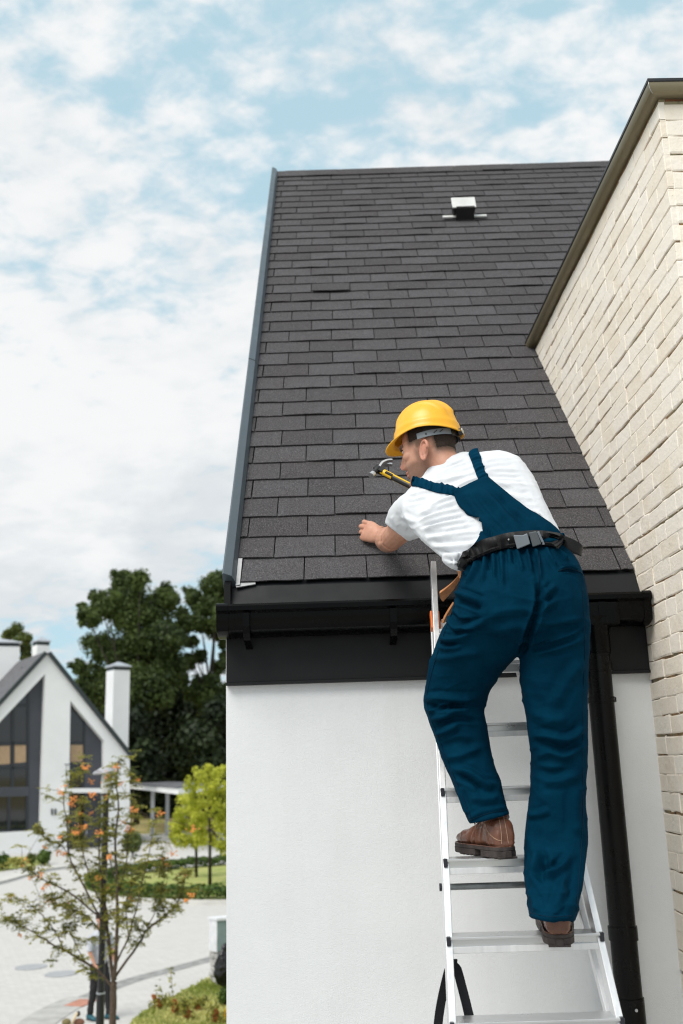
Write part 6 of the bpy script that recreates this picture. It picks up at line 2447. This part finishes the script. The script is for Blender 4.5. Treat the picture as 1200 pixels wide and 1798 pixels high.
# utility cabinet on a stone plinth, black sack beside it
m_cabg = simple('grey_green_cabinet', (0.20, 0.27, 0.26), 0.5)
m_cabw = simple('pale_cabinet_side', (0.66, 0.67, 0.70), 0.5)
m_stone = simple('pale_rough_stone', (0.42, 0.41, 0.40), 0.9, 0, 0.3, 0.35, 6, 0.5, 20)
cb0 = G(382, 1738)
cab = thing('utility_cabinet', 'pale and grey green utility cabinet on a rough stone plinth behind the white wall', 'cabinet', tuple(cb0))
ca2 = math.radians(24)
cfx, cfy = np.array([math.cos(ca2), math.sin(ca2), 0]), np.array([-math.sin(ca2), math.cos(ca2), 0])
zt_ = atY(382, 1617, cb0[1])[2]
zm_ = atY(382, 1672, cb0[1])[2]
wl_c = 0.46
def cbox(x0, x1, y0, y1, z0, z1, name, mat, par=cab):
    q = MB()
    q.prism([np.array([cb0[0], cb0[1], 0]) + cfx * x + cfy * y + np.array([0, 0, z0]) for x, y in ((x0, y0), (x1, y0), (x1, y1), (x0, y1))], (0, 0, z1 - z0))
    return q.build(name, mat, par)
# narrow pale side turned left, wide green front turned right
cfx, cfy = np.array([0.93, 0.37, 0]), np.array([-0.62, 0.78, 0])
cbox(0, 0.9, 0, 0.30, zm_, zt_, 'housing', m_cabg)
q = MB()
q.prism([np.array([cb0[0], cb0[1], zm_]) + cfy * 0.002 - cfx * 0.003, np.array([cb0[0], cb0[1], zm_]) + cfy * 0.298 - cfx * 0.003, np.array([cb0[0], cb0[1], zt_]) + cfy * 0.298 - cfx * 0.003, np.array([cb0[0], cb0[1], zt_]) + cfy * 0.002 - cfx * 0.003], -cfx * 0.012)
q.build('side_panel', m_cabw, cab)
cbox(-0.03, 0.93, -0.03, 0.33, zt_ + 0.003, zt_ + 0.05, 'lid', m_cabw)
zz = 0.0
k = 0
while zz < zm_ - 0.02:
    h_ = min(rnd.uniform(0.09, 0.15), zm_ - 0.004 - zz)
    o_ = rnd.uniform(-0.02, 0.02)
    sp_ = rnd.uniform(0.1, 0.2)
    bevel(cbox(-0.01 + o_, 0.3 + o_, 0.0 + o_, sp_, zz + 0.008, zz + h_, 'stone', m_stone), 0.02, 2)
    bevel(cbox(-0.01 - o_, 0.3, sp_ + 0.012, 0.30, zz + 0.008, zz + h_, 'stone', m_stone), 0.02, 2)
    bevel(cbox(0.31, 0.9, 0.0, 0.3, zz + 0.008, zz + h_, 'stone', m_stone), 0.02, 2)
    zz += h_
q = MB()
sc_ = atY(394, 1700, cb0[1] - 0.35)
ellip(q, sc_, RX * 0.20, np.array([0, 0.18, 0]), np.array([0, 0, 0.36]), 22, 16)
ellip(q, sc_ + np.array([0.03, 0, 0.36]), RX * 0.08, np.array([0, 0.07, 0]), np.array([0.03, 0, 0.10]), 12, 8)
V, F = vox(q, 0.02, 2)
V = noise_disp(V, F, 7, 0.05, (1, 1, 0.6), 2)
tag(mk('rubbish_sack', V, F, simple('black_sack_plastic', (0.008, 0.008, 0.009), 0.3), None, True, loc=(sc_[0], sc_[1], 0)), 'full black rubbish sack leaning on the stone plinth of the cabinet', 'sack')

# ------------------------------------------------------------------ street lamp
m_lamp = simple('black_lamp_post', (0.010, 0.011, 0.012), 0.35)
m_hat = simple('pale_grey_lamp_hat', (0.40, 0.40, 0.43), 0.4)
m_lglass = simple('opal_lamp_glass', (0.75, 0.75, 0.73), 0.3)
YL = 16.0
lx = atY(176, 1790, YL)[0]
lamp = thing('street_lamp', 'black street lamp post with a pale flat hat inside the berry tree', 'street lamp', (lx, YL, 0))
zring = atY(176, 1745, YL)[2]
zl = atY(176, 1357, YL)[2]
def rev(prof, name, mat, par, n=24):
    q = MB()
    q.loft([[(lx + r_ * math.cos(2 * math.pi * k / n), YL + r_ * math.sin(2 * math.pi * k / n), z) for k in range(n)] for r_, z in prof])
    return autosmooth(q.build(name, mat, par), 35)
rev([(0.11, 0.0), (0.11, 0.05), (0.062, 0.10), (0.060, zring)], 'base', m_lamp, lamp)
rev([(0.064, zring + 0.001), (0.064, zring + 0.02)], 'ring', m_hcap, lamp)
rev([(0.050, zring + 0.021), (0.046, zl - 0.36), (0.07, zl - 0.34), (0.07, zl - 0.31)], 'post', m_lamp, lamp)
rev([(0.075, zl - 0.305), (0.085, zl - 0.18), (0.075, zl - 0.03)], 'lamp_glass', m_lglass, lamp)
rev([(0.20, zl - 0.028), (0.215, zl - 0.01), (0.205, zl + 0.01), (0.10, zl + 0.075), (0.02, zl + 0.10), (0.01, zl + 0.12)], 'hat', m_hat, lamp)

# ------------------------------------------------------------------ rowan tree with orange berries
YR = 15.2
rb0 = np.array([atY(198, 1820, YR)[0], YR, 0.0])
rowan = thing('rowan_tree', 'slender young tree with orange berry clusters beside the lamp post', 'tree', tuple(rb0))
br = [
    ([(198, 1850), (198, 1798), (199, 1744), (200, 1725)], 0.055, 0.045, 0),
    ([(199, 1735), (168, 1702), (115, 1670), (80, 1650), (38, 1625), (8, 1612)], 0.020, 0.004, -0.3),
    ([(199, 1728), (192, 1660), (186, 1600), (178, 1540), (174, 1480), (176, 1440)], 0.030, 0.006, 0.2),
    ([(201, 1722), (206, 1640), (206, 1555), (202, 1485), (208, 1420), (205, 1370), (207, 1335)], 0.030, 0.004, -0.15),
    ([(203, 1715), (245, 1656), (259, 1632), (304, 1597), (320, 1572)], 0.020, 0.004, 0.3),
    ([(205, 1690), (227, 1642), (243, 1580), (262, 1500), (272, 1440)], 0.015, 0.003, -0.4),
    ([(190, 1640), (150, 1560), (122, 1500), (118, 1450), (112, 1400), (128, 1368), (150, 1350)], 0.016, 0.003, 0.4),
    ([(188, 1620), (120, 1565), (75, 1545), (48, 1522), (30, 1508)], 0.014, 0.003, -0.5),
    ([(115, 1670), (88, 1622), (58, 1592), (20, 1572)], 0.009, 0.003, -0.3),
    ([(186, 1600), (160, 1545), (145, 1490), (140, 1440), (150, 1400)], 0.012, 0.003, 0.1),
    ([(206, 1570), (222, 1520), (228, 1460), (236, 1410), (232, 1360)], 0.011, 0.003, 0.35),
    ([(259, 1632), (280, 1580), (290, 1530), (282, 1500)], 0.008, 0.003, 0.1),
    ([(262, 1630), (300, 1600), (322, 1560), (326, 1530)], 0.007, 0.003, 0.4),
    ([(192, 1660), (165, 1620), (140, 1600), (105, 1590), (88, 1580)], 0.010, 0.003, -0.1),
    ([(206, 1555), (190, 1500), (186, 1450), (192, 1400), (198, 1360)], 0.010, 0.003, -0.35),
    ([(150, 1688), (130, 1650), (118, 1620), (120, 1590)], 0.007, 0.003, 0.2),
    ([(227, 1642), (222, 1600), (230, 1560), (245, 1530)], 0.008, 0.003, 0.0),
    ([(122, 1500), (100, 1480), (80, 1470), (60, 1452)], 0.006, 0.002, 0.2),
]
q = MB()
brpts = []
for pxs, r0, r1, dy in br:
    pp = []
    n = len(pxs)
    for i, (x, y) in enumerate(pxs):
        pp.append(tuple(atY(x, y, YR + dy * (i / (n - 1)) ** 1.2)))
    d = [np.array(z_) for z_ in smooth_poly(pp, 4)]
    d = [z_ + rng.normal(size=3) * 0.006 for z_ in d]
    q.tube(d, list(np.linspace(r0, r1, len(d))), 7)
    if r1 < 0.01:
        for j, z_ in enumerate(d):
            if j > len(d) * 0.18:
                brpts.append((z_, j / len(d)))
    # side twigs
    if r1 < 0.01:
        for j in range(3, len(d) - 1, 2):
            e_ = d[j] + rng.normal(size=3) * np.array([0.13, 0.13, 0.10]) + np.array([0, 0, 0.07])
            q.tube([d[j], (d[j] + e_) / 2 + rng.normal(size=3) * 0.01, e_], [0.0045, 0.0035, 0.002], 5)
            brpts.append((e_, 1.0))
            brpts.append(((d[j] + e_) / 2, 0.9))
q.build('trunk', m_bark, rowan, True)
ps, ns, tn = [], [], []
for c, s in brpts:
    if rng.random() < 0.06:
        continue
    base_t = rng.random() * 0.6
    # pinnate sprays: small leaflets in rows
    for _ in range(3 + int(rng.random() * 4)):
        d = rng.normal(size=3)
        d[2] = d[2] * 0.4 - 0.1
        d /= np.linalg.norm(d)
        side = np.cross(d, (0, 0, 1.0))
        L = 0.09 + 0.07 * rng.random()
        for k in range(5):
            for sg in (-1, 1):
                ps.append(c + d * L * (k + 1) / 5 + side * sg * 0.018 + rng.normal(size=3) * 0.006 + np.array([0, 0, -0.02 * (k / 5) ** 2]))
                ns.append(np.array([0, 0, 1.0]) + rng.normal(size=3) * 0.45)
                tn.append(base_t + rng.random() * 0.4)
leafmesh('leaves', np.array(ps), np.array(ns), 0.025, m_leafrow, rowan, 'stuff', np.array(tn), 0.45)
ico = bmesh.new()
bmesh.ops.create_icosphere(ico, subdivisions=1, radius=1.0)
iv = np.array([v.co[:] for v in ico.verts])
ifc = [tuple(v.index for v in f.verts) for f in ico.faces]
ico.free()
bpx = [(20, 1572, 1), (90, 1582, 1.7), (118, 1588, 1.5), (45, 1510, 1.3), (38, 1520, .8), (55, 1541, .9), (76, 1560, 1), (84, 1553, .9), (103, 1497, 1.2), (80, 1488, 1), (105, 1392, 1.2), (113, 1380, .8), (150, 1347, 1.3), (160, 1372, 1.2), (192, 1365, 2.0), (203, 1346, 1.3), (128, 1402, 1.4), (124, 1412, 1.1), (165, 1396, 1.5), (142, 1428, .7), (141, 1455, 1.6), (136, 1462, 1.2), (150, 1452, 1), (173, 1462, 1.2), (188, 1402, .9), (235, 1421, 1.4), (241, 1370, .9), (229, 1456, 1.4), (219, 1444, .8), (283, 1428, 1.2), (193, 1505, 1.3), (287, 1507, 1.3), (304, 1498, 1.2), (294, 1520, .9), (322, 1536, 1.2), (335, 1572, 1.2), (325, 1582, 1), (232, 1578, .9), (196, 1603, 1), (173, 1541, 1), (104, 1470, .9), (187, 1559, .7), (72, 1535, .9), (36, 1642, .7), (115, 1500, 1.0), (340, 1455, 1.2), (120, 1440, 1.0), (210, 1375, 1.0), (160, 1428, .6)]
for x, y, s in bpx:
    c = atY(x, y, YR + rng.uniform(-0.5, 0.5))
    q = MB()
    for k in range(int(14 * s)):
        o_ = rng.normal(size=3) * np.array([0.026, 0.022, 0.016]) * s
        q.add(iv * 0.0115 + c + o_, ifc)
    nearest = min(brpts, key=lambda b_: np.linalg.norm(b_[0] - c))[0]
    q.tube([nearest, (nearest + c) / 2 + np.array([0, 0, 0.02]), c], [0.003, 0.003, 0.002], 5, 1)
    q.build('berry_cluster', [m_berry, m_bark], rowan, True, kind='stuff')

# ------------------------------------------------------------------ the person behind the lamp post
m_pt = simple('black_trousers', (0.012, 0.012, 0.014), 0.8)
m_ps = simple('pale_grey_shirt', (0.45, 0.47, 0.52), 0.8, 0, 0.3, 0.2, 8)
m_shoe = simple('teal_shoes', (0.012, 0.085, 0.115), 0.6)
pb = G(172, 1790)
per = thing('person', 'person in black trousers and teal shoes standing behind the lamp post', 'person', tuple(pb))
Z = np.array([0, 0, 1.0])
pf = np.array([0.80, -0.6, 0])
pl = np.array([0.6, 0.8, 0])
def pp_(f, l, z):
    return pb + pf * f + pl * l + Z * z
q = MB()
hipc = pp_(0, 0, 0.93)
fl, fr = pp_(-0.10, -0.10, 0.0), pp_(0.16, 0.12, 0.0)
for ft, sd in ((fl, -1), (fr, 1)):
    q.tube([hipc + pl * 0.09 * sd, (hipc + pl * 0.09 * sd) * 0.5 + (ft + Z * 0.1) * 0.5 + pf * 0.03, ft + Z * 0.09], [0.095, 0.072, 0.055], 14)
ellip(q, hipc, pf * 0.11, pl * 0.17, Z * 0.13)
V, F = vox(q, 0.014, 3)
mk('trousers', noise_disp(V, F, 9, 0.012), F, m_pt, per, True)
q = MB()
q.loft([[pp_(0.10 * k * math.cos(t), 0.165 * w * math.sin(t), z) for t in np.linspace(0, 2 * math.pi, 20, endpoint=False)] for z, k, w in ((0.90, 1.1, 1.05), (1.05, 1.05, 1.0), (1.25, 1.15, 1.1), (1.42, 1.0, 1.15), (1.50, 0.6, 0.5))])
for sd in (-1, 1):
    q.tube([pp_(0, 0.19 * sd, 1.42), pp_(0.02, 0.24 * sd, 1.28), pp_(0.04, 0.25 * sd, 1.16)], [0.065, 0.06, 0.055], 12)
V, F = vox(q, 0.014, 3)
mk('shirt', noise_disp(V, F, 9, 0.012), F, m_ps, per, True)
body = MB()
ellip(body, pp_(0.02, 0, 1.68), pf * 0.095, pl * 0.075, Z * 0.115)
ellip(body, pp_(0.06, 0, 1.63), pf * 0.05, pl * 0.05, Z * 0.07)
body.tube([pp_(0, 0, 1.46), pp_(0.01, 0, 1.60)], [0.065, 0.055], 14)
body.tube([pp_(0.11, 0, 1.665), pp_(0.125, 0, 1.64)], [0.012, 0.016], 8)
ellip(body, pp_(0, 0, 1.25), pf * 0.08, pl * 0.13, Z * 0.25)
for sd in (-1, 1):
    ellip(body, pp_(0.0, 0.078 * sd, 1.665), pf * 0.018, pl * 0.01, Z * 0.03)
    w_ = pp_(0.16, 0.22 * sd, 0.93)
    body.tube([pp_(0, 0.19 * sd, 1.40), pp_(0.04, 0.25 * sd, 1.14), w_], [0.045, 0.038, 0.027], 12)
    hand(w_, w_ - pp_(0.08, 0.235 * sd, 1.03), pl * sd, pf, ((20, 30, 15), (24, 34, 15), (28, 36, 15), (32, 38, 15)))
V, F = vox(body, 0.006, 2)
pbod = mk('body', V, F, m_skin, per, True)
pbod.data.color_attributes.new('tint', 'FLOAT_COLOR', 'POINT').data.foreach_set('color', np.tile([0, 0, 0, 1.0], len(V)))
q = MB()
ellip(q, pp_(0.0, 0, 1.715), pf * 0.100, pl * 0.082, Z * 0.088)
q.build('hair', m_hair, per, True)
for ft, yaw_ in ((fl, -0.1), (fr, 0.3)):
    d = pf * math.cos(yaw_) + pl * math.sin(yaw_)
    l_ = np.cross(Z, d)
    q = MB()
    q.loft([[ft + d * x + l_ * w * math.cos(t) + Z * (h / 2 + h / 2 * math.sin(t)) for t in np.linspace(0, 2 * math.pi, 14, endpoint=False)] for x, w, h in ((-0.08, 0.02, 0.07), (-0.06, 0.036, 0.11), (0.0, 0.04, 0.11), (0.08, 0.046, 0.085), (0.15, 0.045, 0.065), (0.20, 0.02, 0.045))])
    sh_o = q.build('shoe', m_shoe, per, True)
    q = MB()
    q.loft([[ft + d * x + l_ * w * math.cos(t) + Z * (0.008 + 0.008 * math.sin(t)) for t in np.linspace(0, 2 * math.pi, 14, endpoint=False)] for x, w in ((-0.085, 0.02), (-0.06, 0.040), (0.08, 0.050), (0.16, 0.048), (0.205, 0.02))])
    q.build('sole', m_sole, sh_o)

# small brown garden ornament at the bottom edge
og = G(150, 1822)
YO = float(og[1])
orn = thing('garden_ornament', 'low brown two lobed object with a pale stick and dark knob by the kerb', 'ornament', (og[0], YO, 0))
m_orn = simple('brown_painted_wood', (0.20, 0.095, 0.06), 0.6, 0, 0.3, 0.3, 12)
m_orn2 = simple('olive_painted_wood', (0.17, 0.14, 0.06), 0.6, 0, 0.3, 0.3, 12)
m_stick = simple('pale_wood_stick', (0.62, 0.50, 0.33), 0.7)
c = atY(138, 1796, YO)
for xx, mat, w, nm in ((117, m_orn2, 8, 'lobe'), (139, m_orn, 10, 'lobe')):
    q = MB()
    cc = atY(xx, 1795, YO)
    u_ = ((cc - CAM) @ cF) / FPX
    ellip(q, cc, RX * w * u_, np.array([0, 0.05, 0]), Z * 6.5 * u_, 18, 12)
    q.build(nm, mat, orn, True)
    q = MB()
    q.tube([np.array([cc[0], cc[1], 0]), cc], 0.02, 8)
    q.build('leg', m_orn2, orn)
q = MB()
q.tube([atY(124, 1803, YO - 0.07), atY(136, 1778, YO - 0.07)], [0.018, 0.022], 10)
q.build('stick', m_stick, orn, True)
q = MB()
ellip(q, atY(138, 1780, YO - 0.04), RX * 0.035, np.array([0, 0.03, 0]), Z * 0.045, 16, 10)
q.build('knob', m_black, orn, True)
